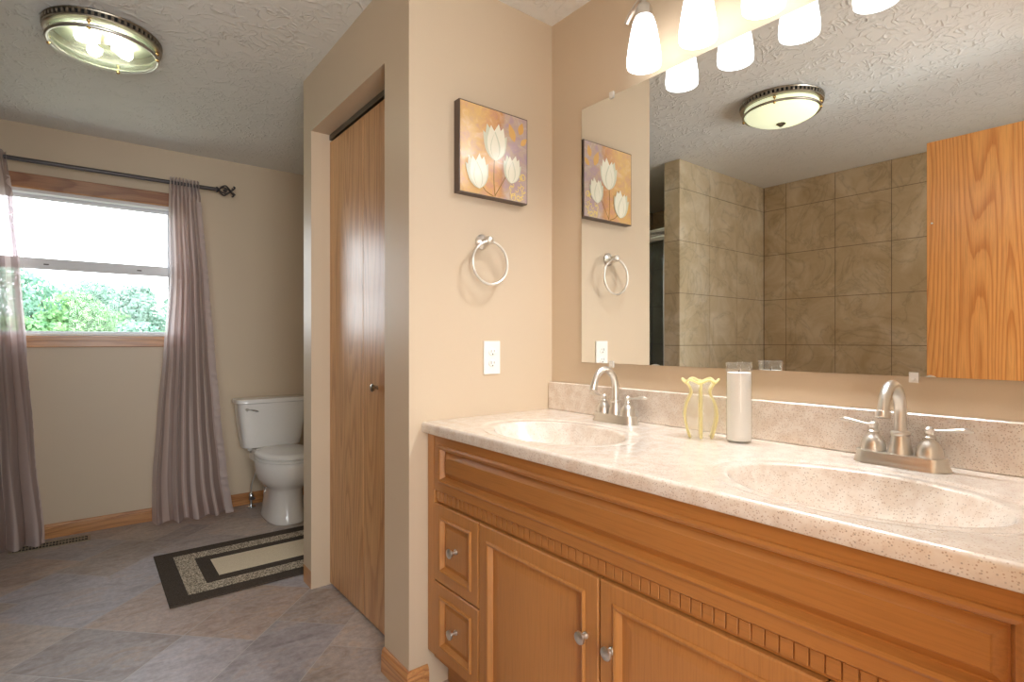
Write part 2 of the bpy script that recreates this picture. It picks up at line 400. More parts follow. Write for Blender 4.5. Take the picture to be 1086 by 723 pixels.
# floor: diagonal slate-look pattern, one mesh with a tone per tile
def make_floor():
    bm = bmesh.new(); lay = bm.loops.layers.float_color.new('tone')
    mod = .152; g = .0016
    u0, v0 = -5.2, -2.6; nu, nv = 52, 46
    occ = [[False]*nv for _ in range(nu)]
    rnd = random.Random(11); c45 = math.sqrt(.5)
    pal = [(164, 144, 128), (180, 166, 158), (194, 160, 134), (156, 154, 164), (200, 180, 162), (146, 130, 122), (182, 178, 188)]
    sizes = [(3, 2), (2, 3), (3, 3), (2, 2), (4, 2), (3, 2), (2, 1), (1, 2), (1, 1)]
    def P(u, v):  # u along -45 deg, v along +45 deg
        return (c45*(u+v)+1.305-1.305, c45*(v-u), 0)
    zup = 0
    for j in range(nv):
        for i in range(nu):
            if occ[i][j]: continue
            opts = sizes[:6]; rnd.shuffle(opts); opts += sizes[6:]
            for a, b in opts:
                if i+a <= nu and j+b <= nv and not any(occ[i+p][j+q] for p in range(a) for q in range(b)): break
            for p in range(a):
                for q in range(b): occ[i+p][j+q] = True
            ua, ub = u0+i*mod, u0+(i+a)*mod; va, vb = v0+j*mod+.03, v0+(j+b)*mod+.03
            cx, cy, _ = P((ua+ub)/2, (va+vb)/2)
            if not (XL-.5 < cx < XM+.5 and -1.9 < cy < YW+.4): continue
            o = [bm.verts.new(P(*t)) for t in ((ua, va), (ub, va), (ub, vb), (ua, vb))]
            n = [bm.verts.new((P(*t)[0], P(*t)[1], 0)) for t in ((ua+g, va+g), (ub-g, va+g), (ub-g, vb-g), (ua+g, vb-g))]
            k = srgb(*pal[rnd.randrange(len(pal))])
            f = bm.faces.new(n); f.material_index = 0
            for lp in f.loops: lp[lay] = k
            for s in range(4):
                ff = bm.faces.new((o[s], o[(s+1) % 4], n[(s+1) % 4], n[s])); ff.material_index = 1
    for f in bm.faces:
        f.normal_update()
        if f.normal.z < 0: f.normal_flip()
    # trim the pattern to the room's footprint, then close underneath with a slab
    for co, no in (((XL-.1, 0, 0), (-1, 0, 0)), ((XM+.1, 0, 0), (1, 0, 0)), ((0, YW+.12, 0), (0, 1, 0)), ((0, -1.5, 0), (0, -1, 0))):
        bmesh.ops.bisect_plane(bm, geom=bm.verts[:]+bm.edges[:]+bm.faces[:], plane_co=co, plane_no=no, clear_outer=True)
    box(bm, XL-.1, XM+.1, -1.5, YW+.12, -.12, -.002, 1)
    return struct('floor', bm, [M['floor'], M['grout']])
make_floor()
struct('ceiling', BM((XL-.1, XM+.1, -1.5, YW+.12, H, H+.14)), M['ceiling'])
struct('wall_right', BM((XM, XM+.1, -.16, YW, 0, H)), M['wall'])
# window wall with the opening
WX0, WX1, WZ0, WZ1 = -.43, .485, 1.205, 2.075
struct('wall_window', BM((XL-.1, WX0, YW, YW+.12, 0, H), (WX1, XM+.1, YW, YW+.12, 0, H), (WX0, WX1, YW, YW+.12, 0, WZ0), (WX0, WX1, YW, YW+.12, WZ1, H)), M['wall'])
struct('wall_left', BM((XL-.1, XL, 3.45, YW, 0, H)), M['wall'])
# closet box: piers, header, wall with the picture, wall towards the toilet
DY0, DY1, DZ = 1.797, 2.594, 2.165
struct('wall_closet', BM((XC, .96, YP, DY0, 0, H), (XC, .96, DY1, 2.706, 0, H), (XC, .96, DY0, DY1, DZ, H),
                         (.96, XM, YP, YP+.1, 0, H), (.96, XM, 2.606, 2.706, 0, H)), M['wall'])
# entry wall behind the camera with its doorway and a bit of hall
EX0, EX1 = -.16, .66
struct('wall_entry', BM((XL-.1, -1.28, YB-.12, YB, 0, H), (-1.28, -.38, YB-.12, YB, 0, 1.15), (-1.28, -.38, YB-.12, YB, 2.05, H), (-.38, EX0, YB-.12, YB, 0, H),
                        (EX1, XM, YB-.12, YB, 0, H), (EX0, EX1, YB-.12, YB, 2.11, H)), M['wall'])
struct('wall_hall', BM((-.38, 1.05, -1.5, -1.4, 0, .45), (-.38, 1.05, -1.5, -1.4, 2.35, H), (1.05, XM+.1, -1.5, -1.4, 0, H), (-.46, -.38, -1.5, YB-.12, 0, H), (XM, XM+.1, -1.4, YB-.12, 0, H)), M['wall'])  # end wall has an unseen opening added to let in sky fill

# tiled walls: slab plus 36.6 cm tiles standing 3 mm proud of the grout, one mesh each
def tile_grid(bm, plane, at, a0, a1, z0, z1, joints_a, dirn, t=.003, g=.002):
    zs = [z0]+[z for z in [.044+.366*k for k in range(8)] if z0+.01 < z < z1-.01]+[z1]
    As = [a0]+sorted(a for a in joints_a if a0+.01 < a < a1-.01)+[a1]
    for i in range(len(As)-1):
        for j in range(len(zs)-1):
            A0, A1, Z0, Z1 = As[i]+g, As[i+1]-g, zs[j]+g, zs[j+1]-g
            if A1-A0 < .002: continue
            lo, hi = (at, at+t*dirn) if dirn > 0 else (at+t*dirn, at)
            if plane == 'X': box(bm, lo, hi, A0, A1, Z0, Z1, 0)
            else: box(bm, A0, A1, lo, hi, Z0, Z1, 0)
bm = BM(); box(bm, XL-.1, XL, -.04, 3.45, 0, H, 1)
tile_grid(bm, 'X', XL, -.04, 2.227, 0, H, [2.048-.3625*k for k in range(7)], 1)
tile_grid(bm, 'X', XL, 2.36, 3.35, 0, H, [2.72, 3.08], 1)
struct('wall_shower', bm, [M['tile'], M['tile_grout']])
bm = BM(); box(bm, XL, -.303, 2.233, 2.354, 0, H, 1)
js = [-.676-.383*k for k in range(-1, 3)]
tile_grid(bm, 'Y', 2.233, XL+.004, -.300, 0, H, js, -1)
tile_grid(bm, 'Y', 2.354, XL+.004, -.300, 0, H, js, 1)
tile_grid(bm, 'X', -.303, 2.230, 2.357, 0, H, [], 1)
struct('wall_partition', bm, [M['tile'], M['tile_grout']])
bm = BM(); box(bm, XL, -.34, 3.355, 3.45, 0, H, 1)
tile_grid(bm, 'Y', 3.355, XL+.004, -.34, 0, H, js, -1)
struct('wall_shower', bm, [M['tile'], M['tile_grout']])

# baseboards with a moulded top, swept in plan
BP = [(0, 0), (.014, 0), (.014, .058), (.011, .064), (.0125, .068), (.008, .079), (.004, .083), (0, .083)]
def baseboard(name, pts, mat, closed=False):
    """pts: floor polyline at the wall face, board grows to the left of travel"""
    bm = bmesh.new(); P = [Vector((x, y)) for x, y in pts]; rows = []
    for i, p in enumerate(P):
        ns = []
        if i > 0: d = (P[i]-P[i-1]).normalized(); ns.append(Vector((-d.y, d.x)))
        if i < len(P)-1: d = (P[i+1]-P[i]).normalized(); ns.append(Vector((-d.y, d.x)))
        m = sum(ns, Vector((0, 0))); m /= max(m.dot(ns[0]), .3)
        rows.append([bm.verts.new((p.x+m.x*a, p.y+m.y*a, b+.001)) for a, b in BP])
    k = len(BP)
    for a, b in zip(rows, rows[1:]):
        for i in range(k): bm.faces.new((a[i], a[(i+1) % k], b[(i+1) % k], b[i]))
    bm.faces.new(rows[0]); bm.faces.new(list(reversed(rows[-1])))
    bmesh.ops.recalc_face_normals(bm, faces=bm.faces[:])
    return struct(name, bm, mat)
e = .0005
baseboard('baseboard_window', [(XM-e, YW-e), (XL+e, YW-e)], M['oak_trim'])
baseboard('baseboard_closet', [(XC-e, DY0-.002), (XC-e, YP-e), (.908, YP-e)][::-1][::1][::-1][::-1], M['oak_trim_y'])
baseboard('baseboard_jamb', [(XC+.08, 2.706+e), (XC-e, 2.706+e), (XC-e, DY1+.002)][::-1][::-1], M['oak_trim_y'])
baseboard('baseboard_nook', [(XM-e, 2.73), (XM-e, YW-.016)], M['oak_trim_y'])

# ------------------------------------------------------------------ closet bifold door (door_1)
d1 = bpy.data.objects.new('door_1', None); COL.objects.link(d1); d1.location = (.945, 2.19, 0); ORG['door_1'] = Vector(d1.location)
d1['kind'] = 'structure'
ym = (DY0+DY1)/2
for a, b in ((DY0+.004, ym-.0015), (ym+.0015, DY1-.004)):
    lf = obj('door_leaf', BM((.928, .956, a, b, .012, 2.128)), M['oak_door'], d1, bevel=.0015)
    if a < ym-.1:
        k = bmesh.new(); lathe(k, [(.008, 0), (.006, -.008), (.006, -.012), (.015, -.018), (.0165, -.024), (.012, -.028), (0, -.029)], (.928, 2.052, .985), 20, 'X')
        obj('knob', k, M['antique'], lf, smooth='auto')
obj('track', BM((.926, .958, DY0+.001, DY1-.001, 2.140, DZ-.0005)), M['track'], d1, bevel=.001)

# entry door standing open beside the camera, seen in the mirror (door_2)
d2 = bpy.data.objects.new('door_2', None); COL.objects.link(d2); d2.location = (-.16, 0, 0); ORG['door_2'] = Vector(d2.location)
d2['kind'] = 'structure'
obj('door_leaf', BM((-.185, -.148, -.01, .785, .012, 2.098)), M['oak_entry'], d2, bevel=.0015)
k = bmesh.new(); lathe(k, [(.004, 0), (.004, .003), (0, .004)], (-.148, .765, 1.72), 12, 'X'); obj('screw', k, M['nickel'], d2, smooth=True)
k = bmesh.new(); lathe(k, [(.03, 0), (.03, .006), (.012, .01), (.012, .035), (.026, .045), (.028, .06), (.018, .07), (0, .071)], (-.148, .715, .93), 24, 'X'); obj('knob', k, M['nickel'], d2, smooth='auto')

# ------------------------------------------------------------------ window (window_1)
wd = bpy.data.objects.new('window_1', None); COL.objects.link(wd); wd.location = (.03, YW+.06, WZ0); ORG['window_1'] = Vector(wd.location)
wd['kind'] = 'structure'
def ring(bm, x0, x1, z0, z1, wx, wz0, wz1, y0, y1):
    box(bm, x0, x0+wx, y0, y1, z0, z1); box(bm, x1-wx, x1, y0, y1, z0, z1)
    box(bm, x0+wx, x1-wx, y0, y1, z0, z0+wz0); box(bm, x0+wx, x1-wx, y0, y1, z1-wz1, z1)
bm = bmesh.new(); ring(bm, WX0+.001, WX1-.001, WZ0+.001, WZ1-.001, .022, .012, .03, YW+.003, YW+.118)
obj('window_frame', bm, M['vinyl'], wd, bevel=.002)
bm = bmesh.new(); ring(bm, WX0+.024, WX1-.024, 1.615, WZ1-.032, .022, .045, .02, YW+.065, YW+.09)
up = obj('upper_sash', bm, M['vinyl'], wd, bevel=.003)
obj('pane', BM((WX0+.046, WX1-.046, YW+.076, YW+.080, 1.66, WZ1-.052)), M['glass'], up)
bm = bmesh.new(); ring(bm, WX0+.024, WX1-.024, WZ0+.014, 1.668, .022, .014, .066, YW+.036, YW+.062)
lo = obj('lower_sash', bm, M['vinyl'], wd, bevel=.003)
obj('pane', BM((WX0+.046, WX1-.046, YW+.047, YW+.051, WZ0+.028, 1.602)), M['glass'], lo)
for x in (-.18, .28):
    obj('sash_lock', BM((x-.012, x+.012, YW+.030, YW+.036, 1.628, 1.634)), M['gasket'], lo)
# oak casing
def casing(name, x0, x1, z0, z1, m):
    bm = bmesh.new(); box(bm, x0, x1, YW-.016, YW-.0005, z0, z1); return obj(name, bm, m, wd, bevel=.004, seg=3)
casing('head_casing', WX0-.07, WX1+.07, WZ1-.004, WZ1+.075, M['oak_header'])
bm = BM((WX0, WX1, YW-.02, YW-.0005, WZ1-.012, WZ1-.0045)); obj('head_bead', bm, M['oak_trim'], wd, bevel=.002)
casing('sill_casing', WX0-.07, WX1+.07, WZ0-.07, WZ0-.001, M['oak_trim'])
obj('sill_bead', BM((WX0-.07, WX1+.07, YW-.022, YW-.0165, WZ0-.03, WZ0-.001)), M['oak_trim'], wd, bevel=.002)
casing('side_casing', WX0-.07, WX0+.002, WZ0, WZ1-.0045, M['oak_trim_z'])
casing('side_casing', WX1-.002, WX1+.07, WZ0, WZ1-.0045, M['oak_trim_z'])

# unseen window added for fill light, in the bathing alcove behind the camera
w2 = bpy.data.objects.new('fill_window', None); COL.objects.link(w2); w2.location = (-.83, YB-.06, 1.6); ORG['fill_window'] = Vector(w2.location); w2['kind'] = 'structure'
bm = bmesh.new(); ring(bm, -1.279, -.381, 1.151, 2.049, .035, .035, .035, YB-.10, YB-.03); obj('window_frame', bm, M['vinyl'], w2, bevel=.003)
obj('pane', BM((-1.244, -.416, YB-.066, YB-.062, 1.186, 2.014)), M['glass'], w2)

# ------------------------------------------------------------------ vanity cabinet
VY0, VY1 = .05, 1.608
XF = .905
van = thing('vanity_cabinet', 'honey maple double vanity cabinet with doors, drawers and a dentil strip under the speckled countertop', 'cabinet', (1.19, .85, 0))
obj('carcass', BM((.932, XM-.004, VY0, VY1-.002, .105, .66)), M['maple_h'], van)
obj('toe_kick', BM((.985, XM-.004, VY0+.01, VY1-.006, .001, .104)), M['maple_h'], van)
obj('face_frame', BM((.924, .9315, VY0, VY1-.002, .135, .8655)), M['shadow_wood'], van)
for a, b in ((1.564, 1.607), (VY0, .093)):
    obj('stile', BM((.908, .9235, a, b, .135, .8655)), M['maple'], van, bevel=.002)
bm = bmesh.new()
framed(bm, .096, 1.560, .683, .8655, XF, [(0, -.003), (.003, 0), (.030, 0), (.031, .0035), (.036, .006), (.043, .004), (.046, -.004), (.050, -.012), (.053, -.012), (.066, -.004), (.068, -.002)], .018)
obj('front_panel', bm, M['maple_h'], van)
bm = bmesh.new(); box(bm, .917, .9235, .096, 1.560, .643, .681)
y = .100
while y < 1.556:
    box(bm, .9128, .9168, y, y+.0214, .650, .680); y += .0240
obj('dentil_moulding', bm, M['maple_h'], van, bevel=.0008, seg=1)
DP = [(0, -.003), (.003, 0), (.040, 0), (.041, .003), (.045, .0055), (.050, .004), (.053, -.003), (.057, -.010), (.060, -.010), (.085, -.0075)]
RP = [(0, -.003), (.003, 0), (.036, 0), (.037, .003), (.041, .0055), (.046, .004), (.049, -.003), (.053, -.010), (.056, -.010), (.068, -.006)]
def knob(y, z, par):
    k = bmesh.new(); lathe(k, [(.0085, 0), (.0085, -.003), (.005, -.006), (.005, -.013), (.012, -.016), (.015, -.019), (.0145, -.023), (.010, -.025), (0, -.0255)], (XF-.0003, y, z), 24, 'X')
    obj('knob', k, M['nickel'], par, smooth='auto')
for (a, b, ky) in ((.834, 1.303, .872), (.361, .830, .792)):
    bm = bmesh.new(); framed(bm, a, b, .142, .640, XF, DP, .018)
    d = obj('door', bm, M['maple'], van); knob(ky, .497, d)
for (a, b) in ((1.307, 1.563), (.096, .357)):
    for z0, z1 in ((.388, .640), (.142, .383)):
        bm = bmesh.new(); framed(bm, a, b, z0, z1, XF, RP, .018)
        d = obj('drawer', bm, M['maple'], van)
        # knob stands on the recessed field
        k = bmesh.new(); lathe(k, [(.0085, 0), (.0085, -.003), (.005, -.006), (.005, -.018), (.012, -.021), (.015, -.024), (.0145, -.028), (.010, -.030), (0, -.0305)], (XF+.0057, (a+b)/2, (z0+z1)/2), 24, 'X')
        obj('knob', k, M['nickel'], d, smooth='auto')

# ------------------------------------------------------------------ countertop with two integral basins
CT = .902; CX0, CX1 = .886, XM-.003; CY0, CY1 = .030, YP-.002
SX, SA, SB = 1.12, .163, .228
SINKS = [1.20, .40]
top = thing('countertop', 'cream speckled stone-look countertop with two oval basins on the maple cabinet', 'countertop', (1.18, .85, .867))
EDGE = .010
def ztop(r):       # shallow dish around each basin, then the rounded lip
    def ss(t): t = max(0, min(1, t)); return t*t*(3-2*t)
    return CT-.0035*(1-ss((r-1.15)/.10))
bm = bmesh.new()
def block(cy, y0, y1):
    x0, x1 = CX0+EDGE, CX1
    N = 120; th = [2*PI*i/N for i in range(N)]
    for X in (x0, x1):
        for Y in (y0, y1):
            a = math.atan2((Y-cy)/SB, (X-SX)/SA) % (2*PI)
            j = min(range(len(th)), key=lambda q: abs(th[q]-a)); th[j] = a
    def lim(t):
        dx, dy = SA*math.cos(t), SB*math.sin(t); c = []
        if dx > 1e-9: c.append((x1-SX)/dx)
        if dx < -1e-9: c.append((x0-SX)/dx)
        if dy > 1e-9: c.append((y1-cy)/dy)
        if dy < -1e-9: c.append((y0-cy)/dy)
        return min(c)
    rows = []
    for k, r in enumerate([.985, .995, 1.0, 1.015, 1.04, 1.08, 1.13, 1.15, 1.17, 1.19, 1.21, 1.23, 1.25, None]):
        row = []
        for t in th:
            R = lim(t); rr = R if r is None else (r if r < R else R)
            if r is None: z = CT
            else:
                z = ztop(rr)
                if r <= 1.04: z -= {.985: .0085, .995: .0045, 1.0: .003, 1.015: .001, 1.04: 0}[r]
            row.append(bm.verts.new((SX+SA*math.cos(t)*rr, cy+SB*math.sin(t)*rr, z)))
        rows.append(row)
    n = len(th)
    for a, b in zip(rows, rows[1:]):
        for i in range(n):
            q = (a[i], a[(i+1) % n], b[(i+1) % n], b[i])
            try: bm.faces.new(q)
            except ValueError: pass
block(SINKS[0], .80, CY1); block(SINKS[1], CY0, .80)
bmesh.ops.remove_doubles(bm, verts=bm.verts, dist=.00015)
# rounded front edge and underside
pr = [(EDGE, 0), (.006, -.0008), (.0028, -.0032), (.0008, -.0065), (0, -.011), (0, -.030), (.003, -.034), (.05, -.034)]
rows = [[bm.verts.new((CX0+a, yy, CT+b)) for yy in (CY0, CY1)] for a, b in pr]
for a, b in zip(rows, rows[1:]): bm.faces.new((a[0], a[1], b[1], b[0]))
for yy in (CY0, CY1):   # end caps, their own vertices
    vs = [bm.verts.new((CX0+a, yy, CT+b)) for a, b in pr]+[bm.verts.new((CX1, yy, CT-.034)), bm.verts.new((CX1, yy, CT))]
    bm.faces.new(vs)
bmesh.ops.recalc_face_normals(bm, faces=bm.faces[:])
up_ = [f for f in bm.faces if abs(f.normal.z) > .98 and f.calc_center_median().z > CT-.02]
if sum(f.normal.z for f in up_) < 0: bmesh.ops.reverse_faces(bm, faces=bm.faces[:])
obj('counter_slab', bm, M['counter'], top, smooth='auto')
obj('backsplash', BM((CX1-.019, CX1, CY0, CY1, CT+.0003, 1.011)), M['counter'], top, bevel=.004, seg=3)
for cy in SINKS:
    bm = bmesh.new(); prof = []
    for r in [.985, .975, .96, .93, .89, .84, .78, .7, .6, .5, .38, .25, .12]:
        prof.append((r, -.012-.118*(1-(max(0, r)/.985)**3.2)))
    rows = []
    for r, z in prof: rows.append([bm.verts.new((SX+SA*math.cos(2*PI*i/96)*r, cy+SB*math.sin(2*PI*i/96)*r, CT+z)) for i in range(96)])
    for a, b in zip(rows, rows[1:]):
        for i in range(96): bm.faces.new((a[i], b[i], b[(i+1) % 96], a[(i+1) % 96]))
    bm.faces.new(rows[-1]); bmesh.ops.recalc_face_normals(bm, faces=bm.faces[:])
    for f in bm.faces:
        if f.normal.z < 0: f.normal_flip()
    bs = obj('basin', bm, M['counter'], top, smooth=True)
    k = bmesh.new(); lathe(k, [(.022, 0), (.022, .002), (.016, .003), (.015, .001), (0, .001)], (SX, cy, CT-.1295), 24)
    obj('drain', k, M['nickel'], bs, smooth='auto')

# ------------------------------------------------------------------ faucets
def faucet(cy, label):
    fx = 1.392; t = thing('faucet', label, 'faucet', (fx, cy, CT), 'faucets behind the basins')
    bm = bmesh.new()
    rows = []
    for s, z in ((1.0, .0005), (1.0, .003), (.95, .006), (.88, .012), (.84, .020), (.83, .0255), (.79, .0275)):
        row = []
        for i in range(64):
            a = 2*PI*i/64; hx, hy = .0325*s, .057
            ex, ey = math.cos(a), math.sin(a)
            px = hx*ex; py = hy*(1 if ey > 0 else -1)*(1 if abs(ey) > 1e-6 else 0)+hx*ey
            row.append(bm.verts.new((fx+px, cy+py, CT+z)))
        rows.append(row)
    for a, b in zip(rows, rows[1:]):
        for i in range(64): bm.faces.new((a[i], a[(i+1) % 64], b[(i+1) % 64], b[i]))
    bm.faces.new(rows[-1]); bm.faces.new(rows[0]); bmesh.ops.recalc_face_normals(bm, faces=bm.faces[:])
    obj('base_plate', bm, M['nickel'], t, smooth='auto')
    bm = bmesh.new()
    lathe(bm, [(.0235, .027), (.0225, .034), (.0195, .048), (.0172, .060), (.0165, .066), (.0185, .068), (.0190, .071), (.0175, .074), (.0125, .076), (.0122, .08)], (fx, cy, CT), 32)
    path = spline([(fx, cy, CT+.078), (fx, cy, CT+.105), (fx-.001, cy, CT+.128), (fx-.012, cy, CT+.156), (fx-.036, cy, CT+.174), (fx-.064, cy, CT+.176), (fx-.088, cy, CT+.160), (fx-.101, cy, CT+.136), (fx-.106, cy, CT+.120)], 7)
    tube(bm, path, [.0118, .0116, .0113, .0112, .0112], 20)
    obj('spout', bm, M['nickel'], t, smooth='auto')
    bm = bmesh.new(); tube(bm, [(fx-.1045, cy, CT+.126), (fx-.108, cy, CT+.113)], .0135, 20); obj('aerator', bm, M['nickel'], t, smooth='auto', bevel=.001)
    for s in (1, -1):
        hy = cy+s*.0515
        bm = bmesh.new()
        lathe(bm, [(.0245, .0278), (.0245, .031), (.0235, .040), (.0205, .050), (.0155, .058), (.0105, .063), (.0095, .066), (.0115, .068), (.0115, .070), (.009, .072), (.0075, .077), (.0095, .082), (.0095, .087), (.006, .091), (0, .092)], (fx, hy, CT), 28)
        h = obj('handle', bm, M['nickel'], t, smooth='auto')
        bm = bmesh.new()
        p = spline([(fx, hy, CT+.085), (fx+.001, hy+s*.016, CT+.0845), (fx+.003, hy+s*.036, CT+.087), (fx+.006, hy+s*.056, CT+.0895), (fx+.008, hy+s*.071, CT+.088)], 6)
        tube(bm, p, [.0048, .0040, .0048, .0072, .0085, .0030], 14, flat=.62)
        obj('lever', bm, M['nickel'], h, smooth=True)
    return t
faucet(SINKS[0]+.005, 'brushed nickel gooseneck faucet behind the far left basin, nearer the outlet wall')
faucet(SINKS[1], 'brushed nickel gooseneck faucet behind the near right basin, nearest the camera')

# ------------------------------------------------------------------ mirror with clips
mir = thing('mirror', 'large frameless wall mirror above the backsplash reflecting tile and oak door', 'mirror', (1.475, .785, 1.093))
MX = 1.4725
obj('mirror_glass', BM((MX, XM-.0005, .13, 1.441, 1.093, 2.045)), M['mirror'], mir)
for y, z, s in ((1.292, 1.093, -1), (.397, 1.093, -1), (1.292, 2.045, 1), (.397, 2.045, 1)):
    bm = bmesh.new(); box(bm, MX-.004, MX-.0005, y-.009, y+.009, *sorted((z-s*.009, z+s*.014))); box(bm, MX-.0005, XM-.0005, y-.009, y+.009, *sorted((z+s*.0005, z+s*.014)))
    lathe(bm, [(.004, 0), (.004, -.0015), (0, -.002)], (MX-.004, y, z+s*.007), 12, 'X')
    obj('clip', bm, M['clip'], mir)

# ------------------------------------------------------------------ vanity light
vl = thing('vanity_light', 'nickel wavy-arm vanity light with four lit frosted bell shades above the mirror', 'light fixture', (XM, .787, 2.24))
SHX = 1.372; SHY = [1.072, .882, .692, .502]
bm = bmesh.new(); lathe(bm, [(1, 0), (1, -.008), (.92, -.016), (.6, -.022), (0, -.024)], (XM-.001, 0, 0), 48, 'X')
for v in bm.verts: v.co.y = .787+v.co.y*.085; v.co.z = 2.265+v.co.z*.055
obj('backplate', bm, M['nickel'], vl, smooth='auto')
for dy in (-.035, .035):
    bm = bmesh.new(); tube(bm, spline([(XM-.02, .787+dy, 2.265), (XM-.06, .787+dy, 2.27), (SHX+.004, .787+dy*1.2, 2.232)], 6), .006, 12)
    obj('bracket', bm, M['nickel'], vl, smooth='auto')
bm = bmesh.new()
pts = [(SHX, 1.142, 2.195), (SHX, 1.128, 2.213), (SHX, 1.105, 2.232)]
n = 40
for i in range(n+1):
    yy = 1.085-(1.085-.489)*i/n
    pts.append((SHX, yy, 2.234+.012*math.cos(2*PI*(yy-1.082)/.19)))
pts += [(SHX, .469, 2.232), (SHX, .446, 2.213), (SHX, .432, 2.195)]
tube(bm, spline(pts, 3), .0085, 12)
obj('arm', bm, M['nickel'], vl, smooth='auto')
for yy in SHY:
    bm = bmesh.new(); lathe(bm, [(.006, .062), (.006, .036), (.014, .034), (.022, .026), (.0265, .012), (.0265, -.008), (.0235, -.008)], (SHX, yy, 2.192), 28); hd = obj('shade_holder', bm, M['nickel'], vl, smooth='auto')
    bm = bmesh.new()
    outer = [(.0240, 0), (.029, -.008), (.0355, -.026), (.0415, -.055), (.0475, -.092), (.0520, -.125), (.0530, -.145), (.0515, -.158)]
    inner = [(r-.003, h) for r, h in reversed(outer)]
    lathe(bm, outer+inner, (SHX, yy, 2.188), 36, cap=False)
    obj('lamp_shade', bm, M['shade'], hd, smooth=True)
    bm = bmesh.new(); lathe(bm, [(.010, 0), (.012, -.015), (.024, -.045), (.029, -.068), (.024, -.09), (.012, -.10), (0, -.102)], (SHX, yy, 2.184), 20); obj('bulb', bm, M['bulb'], hd, smooth=True)
    ld = bpy.data.lights.new('bulb_light', 'SPOT'); ld.energy = BULB_W*4; ld.color = (.965, .98, 1); ld.shadow_soft_size = .028; ld.spot_size = math.radians(150); ld.spot_blend = .9
    lo_ = bpy.data.objects.new('bulb_light', ld); COL.objects.link(lo_); lo_.location = (SHX, yy, 2.07)

# ------------------------------------------------------------------ ceiling lights
def ceiling_light(cx, cy, label, clear):
    R = .2
    t = thing('ceiling_light', label, 'ceiling light', (cx, cy, H), 'round flush ceiling lights')
    bm = bmesh.new(); lathe(bm, [(R*.93, 0), (R*.99, -.001), (R*1.01, -.006), (R, -.010), (R*.97, -.010), (R*.97, -.026), (R*1.0, -.028), (R*.995, -.034), (R*.94, -.037), (R*.90, -.037), (R*.90, -.012), (R*.86, -.002)], (cx, cy, H), 64, cap=False)
    rim = obj('rim', bm, M['antique'], t, smooth='auto')
    bm = bmesh.new(); lathe(bm, [(R*.974, -.0102), (R*.974, -.0258)], (cx, cy, H), 64, cap=False); obj('dark_band', bm, M['black'], rim, smooth=True)
    bm = bmesh.new()
    for i in range(60):
        a = 2*PI*i/60; m = Matrix.Translation((cx, cy, H-.018)) @ Matrix.Rotation(a, 4, 'Z') @ Matrix.Translation((R*.985, 0, 0)) @ Matrix.Diagonal((.009, .0095, .0155, 1))
        bmesh.ops.create_cube(bm, size=1, matrix=m)
    obj('beading', bm, M['antique'], rim, bevel=.0015, seg=1)
    bm = bmesh.new(); lathe(bm, [(R*.9, -.004), (R*.88, -.010), (R*.3, -.012), (0, -.012)], (cx, cy, H), 48, cap=False); obj('pan', bm, M['pan'], t, smooth=True)
    # lower ring carried on pairs of little balls
    bm = bmesh.new(); tube(bm, [(cx+R*.92*math.cos(2*PI*i/72), cy+R*.92*math.sin(2*PI*i/72), H-.064) for i in range(72)], .0075 if clear else .006, 10, closed=True)
    obj('lower_ring', bm, M['nickel'] if clear else M['antique'], t, smooth=True)
    for i in range(4):
        a = PI/4+i*PI/2+.5
        bm = bmesh.new(); p = (cx+R*.93*math.cos(a), cy+R*.93*math.sin(a))
        tube(bm, [(p[0], p[1], H-.037), (p[0], p[1], H-.066)], .003, 8); ball(bm, (p[0], p[1], H-.045), .008); ball(bm, (p[0], p[1], H-.072), .007)
        obj('ball_stud', bm, M['brass'], t, smooth=True)
    if clear:
        bm = bmesh.new(); lathe(bm, [(R*.89, -.040), (R*.885, -.060), (R*.78, -.078), (R*.5, -.092), (R*.2, -.098), (0, -.099)], (cx, cy, H), 56, cap=False)
        obj('glass_dish', bm, M['dome_clear'], t, smooth=True)
        bm = bmesh.new(); lathe(bm, [(.028, -.012), (.028, -.045), (.022, -.055), (0, -.056)], (cx, cy, H), 24); hb = obj('lamp_hub', bm, M['antique'], t, smooth='auto')
        for i in range(4):
            a = i*PI/2+.4; c, s = math.cos(a), math.sin(a)
            bm = bmesh.new(); tube(bm, spline([(cx+c*.03, cy+s*.03, H-.035), (cx+c*.05, cy+s*.05, H-.038), (cx+c*.075, cy+s*.075, H-.042), (cx+c*.095, cy+s*.095, H-.045), (cx+c*.105, cy+s*.105, H-.046)], 4), [.012, .018, .026, .024, .006], 14)
            obj('bulb', bm, M['bulb'], t, smooth=True)
    else:
        bm = bmesh.new(); lathe(bm, [(R*.89, -.036), (R*.90, -.060), (R*.84, -.078), (R*.65, -.098), (R*.4, -.112), (R*.15, -.118), (0, -.119)], (cx, cy, H), 56, cap=False)
        dm = obj('glass_dome', bm, M['dome'], t, smooth=True)
        bm = bmesh.new(); lathe(bm, [(.022, -.117), (.024, -.121), (.016, -.126), (.009, -.133), (0, -.136)], (cx, cy, H), 24); obj('finial', bm, M['antique'], t, smooth='auto')
ceiling_light(.065, 2.80, 'round flush ceiling light with visible lit bulbs behind clear glass, near the window', True)
ceiling_light(.055, 1.365, 'round flush ceiling light with frosted cream dome seen in the mirror', False)
